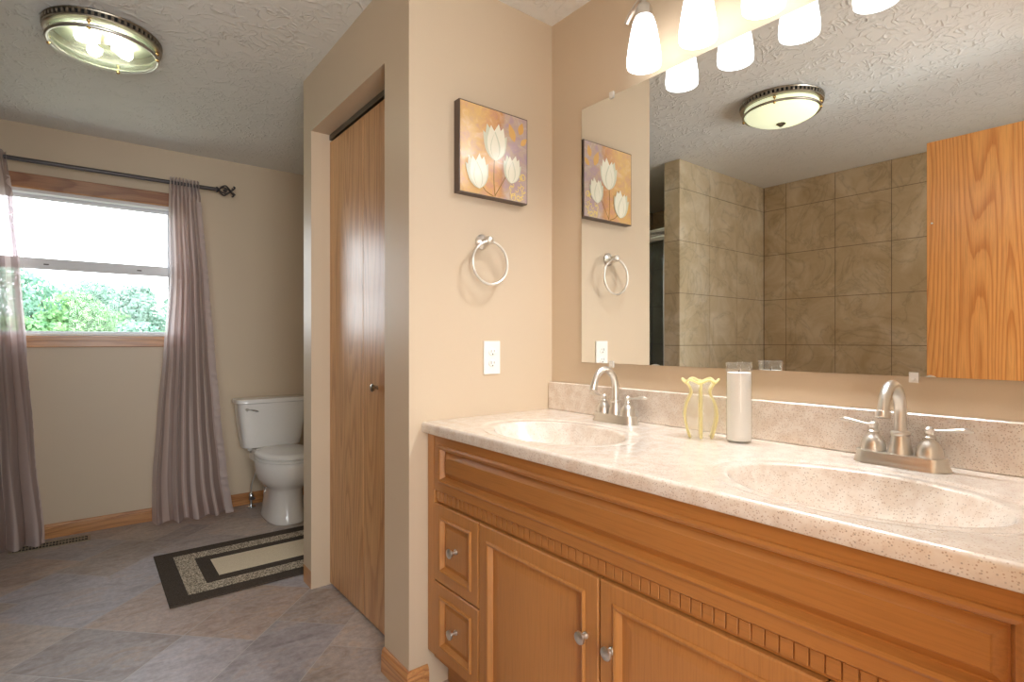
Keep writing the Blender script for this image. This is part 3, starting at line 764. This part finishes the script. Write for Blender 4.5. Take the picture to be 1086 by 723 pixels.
# ------------------------------------------------------------------ picture, towel ring, outlet
pic = thing('picture', 'square glossy tulip print with dark box edge hanging above the towel ring', 'picture', (1.167, YP, 1.69))
PX0, PX1, PZ0, PZ1, PYF = 1.014, 1.321, 1.690, 2.012, 1.578
obj('box_frame', BM((PX0, PX1, PYF, YP-.0005, PZ0, PZ1)), plain('dark_brown_edge', srgb(88, 74, 66), .4), pic, bevel=.001)
def art_mat():
    q = NT('tulip_print_ground'); v = q.coord('Object')
    sp = q.n('ShaderNodeSeparateXYZ'); q.l(v, sp.inputs[0])
    n = q.noise(v, 9, 5, .6, .5); n2 = q.noise(v, 26, 4, .6, .8)
    u = q.n('ShaderNodeMapRange'); q.l(sp.outputs[0], u.inputs[0]); u.inputs[1].default_value = PX0-1.167; u.inputs[2].default_value = PX1-1.167
    ad = q.n('ShaderNodeMath', operation='MULTIPLY_ADD'); q.l(n, ad.inputs[0]); ad.inputs[1].default_value = .35; q.l(u.outputs[0], ad.inputs[2])
    s2 = q.n('ShaderNodeMath', operation='SUBTRACT'); q.l(ad.outputs[0], s2.inputs[0]); s2.inputs[1].default_value = .17
    a = q.ramp(s2.outputs[0], [(0, srgb(216, 168, 104)), (.25, srgb(226, 182, 112)), (.42, srgb(218, 156, 108)), (.55, srgb(200, 130, 96)), (.60, srgb(178, 100, 72)), (.66, srgb(176, 158, 168)), (1, srgb(166, 158, 186))])
    b = q.ramp(n2, [(.35, srgb(200, 160, 150)), (.55, srgb(226, 190, 120)), (.7, srgb(240, 220, 190))])
    q.l(q.mix(.45, a, b), q.b.inputs['Base Color']); q.set(Roughness=.25); q.b.inputs['Coat Weight'].default_value = .6; q.b.inputs['Coat Roughness'].default_value = .12
    return q.m
def gloss(name, c): return plain(name, c, .22, Coat_Weight=.6, Coat_Roughness=.12)
AM = [art_mat(), gloss('petal_ivory', srgb(244, 240, 220)), gloss('petal_shadow', srgb(216, 218, 194)), gloss('stem_olive', srgb(140, 112, 60)), gloss('scroll_cream', srgb(240, 214, 130)), gloss('leaf_ochre', srgb(224, 176, 104))]
bm = bmesh.new()
def A(u, v, k=0): return (PX0+.004+u*(PX1-PX0-.008), PYF-.0012-k*.00015, PZ0+.004+v*(PZ1-PZ0-.008))
box(bm, PX0+.004, PX1-.004, PYF-.001, PYF-.0001, PZ0+.004, PZ1-.004, 0)
def poly(pts, mi, k):
    try:
        f = bm.faces.new([bm.verts.new(A(min(.995, max(.005, u)), min(.995, max(.005, v)), k)) for u, v in pts]); f.material_index = mi; f.normal_update()
        if f.normal.y > 0: f.normal_flip()
    except ValueError: pass
def petal(cu, cv, L, W, ang, mi, k):
    pts = []
    for i in range(20):
        t = 2*PI*i/20; a = (.5-.5*math.cos(t))          # 0..1 along the petal
        wdt = W*math.sin(PI*a**.8)*(1 if t < PI else -1); x, y = wdt/2, a*L
        pts.append((cu+x*math.cos(ang)-y*math.sin(ang), cv+x*math.sin(ang)+y*math.cos(ang)))
    poly(pts, mi, k)
def tulip(cu, cv, s, tilt, k):
    for a, L, W, m in ((-.52, .86, .34, 2), (.52, .86, .34, 2), (-.30, 1.0, .44, 1), (.30, 1.0, .44, 2), (-.12, 1.04, .46, 1), (.16, .96, .44, 1), (0, .80, .36, 2), (.03, .76, .28, 1)):
        petal(cu, cv, L*s, W*s, a+tilt, m, k); k += 1
    return k
def stem(pts, wd_, mi, k):
    P = spline([(u, v, 0) for u, v in pts], 6)
    for a, b in zip(P, P[1:]):
        d = (b-a).normalized(); nn = Vector((-d.y, d.x, 0))*wd_/2
        poly([(a.x+nn.x, a.y+nn.y), (a.x-nn.x, a.y-nn.y), (b.x-nn.x, b.y-nn.y), (b.x+nn.x, b.y+nn.y)], mi, k)
for u, v, L, W, a in ((.88, .80, .16, .09, -.3), (.80, .70, .22, .10, .4), (.9, .68, .14, .07, -.8), (.12, .12, .2, .09, .5)): petal(u, v, L, W, a, 5, 1)
stem([(.50, 0), (.48, .2), (.49, .48)], .012, 3, 2); stem([(.50, .02), (.62, .2), (.70, .32)], .010, 3, 2); stem([(.49, .0), (.36, .05), (.30, .12)], .010, 3, 2)
rnd = random.Random(3)
for i in range(26):     # scroll ornament, lower right
    cu, cv, r = .70+rnd.random()*.27, .03+rnd.random()*.28, .018+rnd.random()*.02; a0 = rnd.random()*6
    stem([(cu+r*math.cos(a0+t), cv+r*math.sin(a0+t)) for t in (0, .9, 1.8, 2.7, 3.6)], .010, 4, 2+i*.12)
k = tulip(.50, .42, .42, 0, 4); k = tulip(.74, .20, .33, -.1, k); k = tulip(.26, .06, .38, .12, k)
obj('print', bm, AM, pic)

ring_t = thing('towel_ring', 'brushed nickel towel ring mounted on the beige wall above the outlet', 'towel ring', (1.132, YP, 1.53))
bm = bmesh.new(); lathe(bm, [(.027, -.0005), (.027, -.006), (.022, -.011), (.013, -.016), (.010, -.030), (.013, -.036), (.015, -.048), (.013, -.056), (.008, -.060), (0, -.061)], (1.132, YP, 1.532), 28, 'Y')
obj('post', bm, M['nickel'], ring_t, smooth='auto')
bm = bmesh.new(); rr = .076; tube(bm, [(1.136+rr*math.sin(2*PI*i/64), YP-.050, 1.451+rr*math.cos(2*PI*i/64)) for i in range(64)], .0048, 12, closed=True)
obj('ring', bm, M['nickel'], ring_t, smooth=True)

ot = thing('outlet', 'white duplex outlet plate on the wall above the left end of the countertop', 'outlet', (1.176, YP, 1.112))
obj('cover_plate', BM((1.139, 1.213, YP-.006, YP-.0005, 1.051, 1.173)), M['white'], ot, bevel=.003, seg=3)
for z in (1.133, 1.091):
    bm = bmesh.new(); lathe(bm, [(.0168, -.006), (.0168, -.0085), (.016, -.009), (0, -.009)], (1.176, YP, z), 32, 'Y', sy=.86)
    r = obj('receptacle', bm, M['white'], ot, smooth='auto')
    bm = BM((1.1685, 1.1705, YP-.0094, YP-.0090, z-.002, z+.008), (1.1815, 1.1835, YP-.0094, YP-.0090, z-.001, z+.007)); lathe(bm, [(.0027, -.0090), (.0027, -.0094)], (1.176, YP, z-.008), 12, 'Y')
    obj('slots', bm, M['black'], r)
bm = bmesh.new(); lathe(bm, [(.0032, -.006), (.0032, -.0068), (0, -.007)], (1.176, YP, 1.112), 12, 'Y'); obj('screw', bm, M['white'], ot)

# ------------------------------------------------------------------ vase and candle on the counter
vc = (1.362, .868, CT+.0002)
vs = thing('vase', 'small clear glass vase with yellow ribs and ruffled yellow rim beside the candle', 'vase', vc)
PV = [(.030, .002), (.034, .006), (.042, .030), (.0475, .055), (.048, .072), (.043, .095), (.034, .113), (.0285, .124), (.029, .135), (.036, .148), (.045, .158)]
def vprof(h):
    for (r0, h0), (r1, h1) in zip(PV, PV[1:]):
        if h0 <= h <= h1: return r0+(r1-r0)*(h-h0)/(h1-h0)
    return PV[-1][0]
bm = bmesh.new(); SEG = 72; rows = []
P = spline([(r, h, 0) for r, h in PV], 4)
for p in P:
    rf = max(0, (p.y-.135)/.023); row = []
    for i in range(SEG):
        a = 2*PI*i/SEG; r = p.x*(1+.05*rf*math.cos(6*a)); row.append(bm.verts.new((vc[0]+r*math.cos(a), vc[1]+r*math.sin(a), vc[2]+p.y+.0045*rf*math.cos(6*a))))
    rows.append(row)
for a, b in zip(rows, rows[1:]):
    for i in range(SEG): bm.faces.new((a[i], a[(i+1) % SEG], b[(i+1) % SEG], b[i]))
bm.faces.new(rows[0]); bmesh.ops.recalc_face_normals(bm, faces=bm.faces[:])
obj('body', bm, M['vase_glass'], vs, smooth=True)
bm = bmesh.new(); tube(bm, [(vc[0]+.046*(1+.05*math.cos(6*2*PI*i/72))*math.cos(2*PI*i/72), vc[1]+.046*(1+.05*math.cos(6*2*PI*i/72))*math.sin(2*PI*i/72), vc[2]+.159+.0045*math.cos(6*2*PI*i/72)) for i in range(72)], .0036, 8, closed=True)
obj('rim', bm, M['yellow_glass'], vs, smooth=True)
off = math.atan2(-vc[1], -vc[0])
for i in range(6):
    a = off+2*PI*i/6+.05; bm = bmesh.new()
    tube(bm, [(vc[0]+(p.x+.0008)*math.cos(a), vc[1]+(p.x+.0008)*math.sin(a), vc[2]+max(p.y, .004)) for p in P], .0040, 8)
    obj('rib', bm, M['yellow_glass'], vs, smooth=True)

cc = (1.385, .766, CT+.0002)
cd = thing('jar_candle', 'tall white wax candle in a clear cylindrical glass jar on the counter', 'candle', cc)
bm = bmesh.new(); lathe(bm, [(0, .001), (.030, .001), (.0325, .004), (.0325, .196), (.0315, .199), (.0330, .203), (.0330, .2125), (.0318, .2135), (.0305, .2125), (.0300, .199), (.0303, .196), (.0303, .1935)], cc, 40, cap=False)
obj('jar', bm, M['jar_glass'], cd, smooth='auto')
bm = bmesh.new(); lathe(bm, [(.0302, .005), (.0302, .185), (.029, .1865), (.012, .184), (0, .1835)], cc, 40); obj('wax', bm, M['wax'], cd, smooth='auto')
bm = bmesh.new(); tube(bm, [(cc[0], cc[1], cc[2]+.183), (cc[0]+.001, cc[1], cc[2]+.192)], .001, 8); obj('wick', bm, M['black'], cd)

# ------------------------------------------------------------------ toilet
TX = 1.045
tl = thing('toilet', 'white two-piece toilet with closed lid standing against the window wall', 'toilet', (TX, 3.9, 0))
def srect(bm, secs, n=48, cap=True):
    """stack of superellipse sections (z, cx, cy, hx, hyf, hyb, power)"""
    rows = []
    for z, cx, cy, hx, hf, hb, p in secs:
        row = []
        for i in range(n):
            a = 2*PI*i/n; c, s = math.cos(a), math.sin(a)
            ex = math.copysign(abs(c)**(2/p), c)*hx; ey = math.copysign(abs(s)**(2/p), s); ey *= hb if ey > 0 else hf
            row.append(bm.verts.new((cx+ex, cy+ey, z)))
        rows.append(row)
    for a, b in zip(rows, rows[1:]):
        for i in range(n): bm.faces.new((a[i], a[(i+1) % n], b[(i+1) % n], b[i]))
    if cap: bm.faces.new(rows[0]); bm.faces.new(rows[-1])
    bmesh.ops.recalc_face_normals(bm, faces=bm.faces[:])
TF = 3.985
bm = bmesh.new(); srect(bm, [(.432, TX, 4.115, .165, .080, .085, 4), (.436, TX, 4.113, .190, .090, .09, 5), (.50, TX, 4.11, .200, .098, .095, 6), (.62, TX, 4.105, .216, .104, .10, 6), (.742, TX, 4.10, .230, .108, .105, 6)], 64)
obj('tank', bm, M['porcelain'], tl, smooth='auto')
bm = bmesh.new(); srect(bm, [(.7425, TX, 4.10, .236, .114, .108, 6), (.748, TX, 4.10, .243, .121, .110, 6), (.764, TX, 4.10, .243, .121, .110, 6), (.773, TX, 4.10, .238, .116, .108, 6), (.776, TX, 4.10, .20, .09, .09, 6)], 64)
obj('tank_lid', bm, M['porcelain'], tl, smooth='auto')
bm = bmesh.new()
lathe(bm, [(.012, 0), (.012, -.006), (.006, -.010), (.006, -.016)], (.868, 4.006, .705), 16, 'Y')
tube(bm, spline([(.868, 3.988, .705), (.890, 3.985, .704), (.918, 3.984, .696), (.936, 3.985, .690)], 5), [.006, .0065, .010, .0095, .004], 12, flat=.7)
tube(bm, [(.868, 3.990, .705), (.852, 3.990, .708)], [.005, .003], 10)
obj('flush_lever', bm, M['chrome'], tl, smooth='auto')
bm = bmesh.new()
srect(bm, [(.001, TX, 3.80, .118, .225, .26, 2.6), (.012, TX, 3.80, .120, .228, .26, 2.6), (.04, TX, 3.80, .112, .215, .25, 2.6), (.12, TX, 3.80, .102, .198, .24, 2.6), (.205, TX, 3.80, .104, .196, .24, 2.6),
           (.228, TX, 3.79, .118, .208, .22, 2.3), (.252, TX, 3.775, .145, .236, .20, 2.2), (.285, TX, 3.76, .165, .256, .20, 2.1), (.33, TX, 3.752, .177, .267, .20, 2.1), (.375, TX, 3.75, .182, .270, .21, 2.1), (.402, TX, 3.75, .183, .272, .21, 2.1), (.408, TX, 3.75, .178, .266, .20, 2.1)], 64)
obj('bowl', bm, M['porcelain'], tl, smooth=True)
obj('tank_shelf', BM((TX-.13, TX+.13, 3.93, 4.18, .33, .4315)), M['porcelain'], tl, bevel=.02, seg=4)
bm = bmesh.new(); srect(bm, [(.4095, TX, 3.745, .180, .268, .20, 2.15), (.412, TX, 3.745, .186, .275, .205, 2.15), (.424, TX, 3.745, .187, .276, .205, 2.15), (.428, TX, 3.745, .182, .270, .20, 2.15)], 64)
obj('seat', bm, M['porcelain'], tl, smooth='auto')
bm = bmesh.new(); srect(bm, [(.4305, TX, 3.745, .180, .268, .205, 2.15), (.434, TX, 3.745, .187, .276, .21, 2.15), (.446, TX, 3.745, .187, .276, .21, 2.15), (.455, TX, 3.745, .176, .262, .20, 2.15), (.459, TX, 3.745, .14, .22, .17, 2.15)], 64)
obj('lid', bm, M['porcelain'], tl, smooth='auto')
for sx in (-.07, .07):
    bm = bmesh.new(); box(bm, TX+sx-.02, TX+sx+.02, 3.925, 3.965, .409, .452); obj('hinge', bm, M['porcelain'], tl, bevel=.006)
sv = thing('water_supply_valve', 'chrome shutoff valve with braided hose beside the toilet base', 'valve', (.925, 4.15, 0))
bm = bmesh.new()
tube(bm, [(.925, 4.15, .0015), (.925, 4.15, .075)], .008, 12); lathe(bm, [(.030, .0012), (.030, .004), (.012, .012), (.010, .014)], (.925, 4.15, 0), 24); lathe(bm, [(.015, .05), (.017, .055), (.017, .085), (.012, .095), (.008, .10)], (.925, 4.15, 0), 16)
tube(bm, [(.925, 4.15, .068), (.925, 4.115, .068)], .007, 12)
obj('valve_body', bm, M['chrome'], sv, smooth='auto')
bm = bmesh.new(); lathe(bm, [(.016, -.035), (.018, -.040), (.016, -.050), (0, -.051)], (.925, 4.15, .068), 16, 'Y', sy=.6); obj('valve_handle', bm, M['gasket'], sv, smooth='auto')
bm = bmesh.new(); tube(bm, spline([(.925, 4.15, .098), (.926, 4.148, .15), (.945, 4.14, .22), (.962, 4.13, .29), (.950, 4.12, .35), (.915, 4.11, .39), (.905, 4.10, .41)], 8), .0055, 10)
obj('hose', bm, M['nickel'], sv, smooth=True)
bm = bmesh.new(); lathe(bm, [(.013, 0), (.015, .005), (.015, .021)], (.905, 4.10, .408), 14); obj('hose_nut', bm, M['white'], sv, smooth='auto')

# ------------------------------------------------------------------ rug
rug = thing('rug', 'charcoal bordered bath rug with cream centre lying on the floor by the toilet', 'rug', (.85, 3.14, 0))
ang = math.radians(-1.5); RX0, RY0, RW, RL = .292, 2.785, 1.12, .715
def rr_(bm, x0, x1, y0, y1, z0, z1): box(bm, x0, x1, y0, y1, z0, z1)
def rug_ring(name, i0, i1, z, mat):
    bm = bmesh.new(); a, b = (RX0+i0, RX0+RW-i0), (RY0+i0, RY0+RL-i0); c, d = (RX0+i1, RX0+RW-i1), (RY0+i1, RY0+RL-i1)
    box(bm, a[0], c[0], b[0], b[1], .001, z); box(bm, c[1], a[1], b[0], b[1], .001, z)
    box(bm, c[0], c[1], b[0], d[0], .001, z); box(bm, c[0], c[1], d[1], b[1], .001, z)
    return obj(name, bm, mat, rug, bevel=.002)
rug_ring('outer_border', 0, .082, .0085, M['rug_dark'])
rug_ring('flecked_band', .082, .170, .0088, M['rug_mix'])
rug_ring('inner_border', .170, .235, .0085, M['rug_dark'])
obj('centre_field', BM((RX0+.235, RX0+RW-.235, RY0+.235, RY0+RL-.235, .001, .009)), M['rug_cream'], rug, bevel=.002)

# ------------------------------------------------------------------ floor register
reg = thing('floor_register', 'tan metal floor vent with dark scroll openings under the left curtain', 'vent', (-.14, 4.10, 0))
bm = bmesh.new(); box(bm, -.33, .03, 4.035, 4.050, .001, .005); box(bm, -.33, .03, 4.140, 4.155, .001, .005)
box(bm, -.33, -.315, 4.050, 4.140, .001, .005); box(bm, .015, .03, 4.050, 4.140, .001, .005)
obj('flange', bm, plain('tan_enamel', srgb(160, 146, 124), .45, .3), reg, bevel=.001)
obj('duct', BM((-.315, .015, 4.050, 4.140, .0008, .0016)), M['black'], reg)
bm = bmesh.new(); x = -.308; rnd = random.Random(5)
while x < .01:
    h0 = 4.052+rnd.random()*.02; box(bm, x, x+.0035, h0, 4.138-rnd.random()*.02, .0016, .0042)
    if rnd.random() < .6: tube(bm, [(x+.006+.007*math.cos(t*.8), 4.095+.02*math.sin(t*.8)*rnd.choice((1, .8)), .003) for t in range(7)], .0015, 6)
    x += .0145
box(bm, -.315, .015, 4.0935, 4.0965, .0016, .0042)
obj('grille', bm, plain('tan_enamel_grille', srgb(160, 146, 124), .45, .3), reg)

# ------------------------------------------------------------------ curtain rod and curtains
RY, RZ = 4.14, 2.205
rod = thing('curtain_rod', 'dark iron curtain rod with scrolled cage finial above the window', 'curtain rod', (0, RY, RZ))
bm = bmesh.new(); tube(bm, [(-.80, RY, RZ), (.70, RY, RZ)], .0125, 16); obj('pole', bm, M['iron'], rod, smooth='auto')
for s, x0 in ((1, .70), (-1, -.80)):
    bm = bmesh.new(); lathe(bm, [(.0125, 0), (.019, s*.002), (.019, s*.012), (.012, s*.016), (.010, s*.024)], (x0, RY, RZ), 16, 'X')
    for k in range(4):
        a = k*PI/2+PI/4; c, q = math.cos(a), math.sin(a)
        tube(bm, spline([(x0+s*g*1.35, RY+c*h*1.45, RZ+q*h*1.45) for g, h in ((.014, 0), (.026, .018), (.043, .026), (.060, .010), (.068, .004), (.080, .014), (.084, .024), (.077, .028))], 5), .0052, 8)
    ball(bm, (x0+s*.058, RY, RZ), .013)
    obj('finial', bm, M['iron'], rod, smooth=True)
for x in (.585, -.76):
    bm = bmesh.new(); box(bm, x-.012, x+.012, YW-.005, YW-.0005, RZ-.04, RZ+.03); tube(bm, [(x, YW-.005, RZ-.018), (x, RY, RZ-.018)], .005, 8); tube(bm, [(x, RY+.013, RZ+.004), (x, RY+.010, RZ-.012), (x, RY, RZ-.016), (x, RY-.010, RZ-.012), (x, RY-.013, RZ+.004)], .004, 8)
    obj('bracket', bm, M['iron'], rod, smooth='auto')

def interp(tab, t):
    for (a, x), (b, y) in zip(tab, tab[1:]):
        if a <= t <= b:
            f = (t-a)/(b-a); f = f*f*(3-2*f)*.5+f*.5; return x+(y-x)*f
    return tab[-1][1]
def curtain(label, tl_, tr_, seed, hem_side, folds, cx, zbot):
    """tl_, tr_: (t, x) tables for the left and right outline; t runs 0 (top) to 1 (floor)"""
    t0 = thing('curtain', label, 'curtain', (cx, RY, 0), 'taupe curtain panels')
    rnd = random.Random(seed); NU, NV = 150, 110
    ph = [rnd.random()*6.28 for _ in range(8)]
    bm = bmesh.new(); uvl = bm.loops.layers.uv.new('uv'); rows = []
    def pt(s, t, off=0):
        xl, xr = interp(tl_, t), interp(tr_, t)
        amp = .010+.030*min(1, t*2.2)+.012*t
        if t < .03: amp = .013
        w_ = s+.018*math.sin(3*PI*s+ph[0]+t*1.3)+.010*math.sin(7*s+5*t+ph[1])
        f = math.sin(2*PI*folds*w_+ph[2]+.5*math.sin(2.2*t+ph[3]))+.28*math.sin(2*PI*folds*1.7*w_+ph[4]+2*t)
        x = xl+(xr-xl)*(s+.018*math.sin(2*PI*folds*w_+ph[5])*min(1, t*3))
        y = RY+amp*f*(.9 if t > .03 else 1)
        top = RZ+.030+.006*math.sin(2*PI*folds*2.3*s+ph[6])
        z = top+(zbot(s)-top)*t
        if t < .05: y = RY+.013*math.sin(2*PI*folds*2.2*s+ph[2])+(-.012 if True else 0)*1
        if t > .93: y -= .05*((t-.93)/.07)**2*(1+.5*math.sin(2*PI*2*s+ph[7]))
        y = min(y, YW-.022)
        return Vector((x, y+off, max(z, .004)))
    for j in range(NV+1):
        t = (j/NV)**1.1; rows.append([bm.verts.new(pt(i/NU, t)) for i in range(NU+1)])
    for j in range(NV):
        for i in range(NU):
            f = bm.faces.new((rows[j][i], rows[j+1][i], rows[j+1][i+1], rows[j][i+1]))
            for lp, (a, b) in zip(f.loops, ((i, j), (i, j+1), (i+1, j+1), (i+1, j))): lp[uvl].uv = (a/NU, b/NV)
    pn = obj('panel', bm, M['curtain'], t0, smooth=True)
    # puckered side hem: a doubled strip along the outer edge
    bm = bmesh.new(); uvl = bm.loops.layers.uv.new('uv'); rows = []
    for j in range(181):
        t = .06+.94*j/180; p = pt(hem_side, t); inn = -1 if hem_side > .5 else 1
        wv = .009*math.sin(j*.95+math.sin(j*.31)*2)
        wd2 = .020+.028*t
        row = []
        for q in range(5):
            u = q/4; row.append(bm.verts.new((p.x+inn*(u*wd2)-inn*.002, min(p.y-.006-.010*math.sin(PI*u)+wv*(1-u*.5), YW-.02), p.z)))
        rows.append(row)
    for a, b in zip(rows, rows[1:]):
        for q in range(4):
            f = bm.faces.new((a[q], b[q], b[q+1], a[q+1]))
            for lp in f.loops: lp[uvl].uv = (.02, .5)
    obj('side_hem', bm, M['curtain'], pn, smooth=True)
    return t0
curtain('taupe striped semi-sheer curtain panel right of the window, nearer the toilet',
        [(0, .432), (.08, .428), (.3, .435), (.5, .400), (.7, .365), (.88, .338), (1, .335)],
        [(0, .598), (.08, .615), (.3, .655), (.5, .690), (.7, .725), (.88, .765), (1, .800)], 4, 1.0, 4.3, .56, lambda s: .010+.010*math.sin(9*s))
curtain('taupe striped semi-sheer curtain panel left of the window, above the floor vent',
        [(0, -.76), (.3, -.78), (.6, -.80), (1, -.84)],
        [(0, -.345), (.12, -.318), (.3, -.290), (.5, -.262), (.75, -.222), (1, -.170)], 9, 1.0, 7, -.55, lambda s: .012+.008*math.sin(7*s))

# ------------------------------------------------------------------ shower door seen in the mirror
sd = thing('shower_door', 'framed sliding glass shower door beside the tiled partition, seen in the mirror', 'shower door', (-.34, 2.85, 0))
SX0 = -.37
obj('header_rail', BM((SX0, SX0+.05, 2.359, 3.352, 1.90, 1.93), (SX0+.006, SX0+.044, 2.359, 3.352, 1.93, 1.96), (SX0-.002, SX0+.054, 2.359, 3.352, 1.96, 1.985)), M['nickel'], sd, bevel=.002)
obj('bottom_track', BM((SX0, SX0+.05, 2.359, 3.352, .101, .13)), M['nickel'], sd, bevel=.002)
obj('curb', BM((SX0-.03, SX0+.06, 2.359, 3.352, .001, .10)), M['tile'], sd, bevel=.004)
for y in (2.359, 3.332): obj('side_jamb', BM((SX0, SX0+.05, y, y+.02, .131, 1.8995)), M['nickel'], sd, bevel=.002)
obj('glass_panel', BM((SX0+.012, SX0+.018, 2.382, 2.88, .132, 1.8985)), M['shower_glass'], sd)
obj('glass_panel', BM((SX0+.032, SX0+.038, 2.84, 3.328, .132, 1.8985)), M['shower_glass'], sd)

# ------------------------------------------------------------------ outdoors
bm = bmesh.new(); n = 24
g = [[bm.verts.new((-60+120*i/n, YW+.3+90*j/n, -2.2+.6*noise.noise((i*.3, j*.3, 0))-(.3*j/n))) for i in range(n+1)] for j in range(n+1)]
for j in range(n):
    for i in range(n): bm.faces.new((g[j][i], g[j][i+1], g[j+1][i+1], g[j+1][i]))
gr_ = obj('ground', bm, M['grass'], smooth=True); gr_['kind'] = 'structure'
def tree(x, y, base, h, wd_, seed, mat, label):
    rnd = random.Random(seed); t = thing('tree', label, 'tree', (x, y, base), 'leafy trees beyond the window')
    bm = bmesh.new(); tube(bm, spline([(x, y, base), (x+.1, y, base+h*.3), (x-.05, y+.1, base+h*.6)], 5), [.22, .16, .09], 10)
    for k in range(4):
        a = k*1.7+seed; tube(bm, spline([(x, y, base+h*(.3+.07*k)), (x+.25*wd_*math.cos(a)*.6, y+.25*wd_*math.sin(a)*.6, base+h*(.48+.07*k)), (x+.3*wd_*math.cos(a), y+.3*wd_*math.sin(a), base+h*(.6+.07*k))], 4), [.08, .03], 6)
    obj('trunk', bm, M['bark'], t, smooth=True)
    bm = bmesh.new(); blobs = []
    for k in range(26):
        a = rnd.random()*6.28; rz = rnd.random(); rad = wd_*.5*math.sin(PI*(.15+.8*rz))*(.35+.65*rnd.random()**.5)
        blobs.append((Vector((x+rad*math.cos(a), y+rad*math.sin(a), base+h*(.16+.74*rz))), wd_*(.13+.10*rnd.random())))
    blobs.append((Vector((x, y, base+h*.88)), wd_*.16))
    for c, r in blobs:
        for k in range(340):
            d = Vector((rnd.gauss(0, 1), rnd.gauss(0, 1), rnd.gauss(0, 1))).normalized()
            p = c+d*r*(.72+.4*rnd.random()); p.z = c.z+(p.z-c.z)*.85
            s = .05+.06*rnd.random(); nrm = (d+Vector((rnd.gauss(0, .5), rnd.gauss(0, .5), rnd.gauss(0, .5)))).normalized()
            u = nrm.orthogonal().normalized(); v = nrm.cross(u); rot = rnd.random()*6.28; u, v = u*math.cos(rot)+v*math.sin(rot), v*math.cos(rot)-u*math.sin(rot)
            bm.faces.new([bm.verts.new(p+q) for q in (-u*s*1.2, -v*s*.7, u*s*1.2, v*s*.7)])
    cr = obj('crown', bm, mat, t)
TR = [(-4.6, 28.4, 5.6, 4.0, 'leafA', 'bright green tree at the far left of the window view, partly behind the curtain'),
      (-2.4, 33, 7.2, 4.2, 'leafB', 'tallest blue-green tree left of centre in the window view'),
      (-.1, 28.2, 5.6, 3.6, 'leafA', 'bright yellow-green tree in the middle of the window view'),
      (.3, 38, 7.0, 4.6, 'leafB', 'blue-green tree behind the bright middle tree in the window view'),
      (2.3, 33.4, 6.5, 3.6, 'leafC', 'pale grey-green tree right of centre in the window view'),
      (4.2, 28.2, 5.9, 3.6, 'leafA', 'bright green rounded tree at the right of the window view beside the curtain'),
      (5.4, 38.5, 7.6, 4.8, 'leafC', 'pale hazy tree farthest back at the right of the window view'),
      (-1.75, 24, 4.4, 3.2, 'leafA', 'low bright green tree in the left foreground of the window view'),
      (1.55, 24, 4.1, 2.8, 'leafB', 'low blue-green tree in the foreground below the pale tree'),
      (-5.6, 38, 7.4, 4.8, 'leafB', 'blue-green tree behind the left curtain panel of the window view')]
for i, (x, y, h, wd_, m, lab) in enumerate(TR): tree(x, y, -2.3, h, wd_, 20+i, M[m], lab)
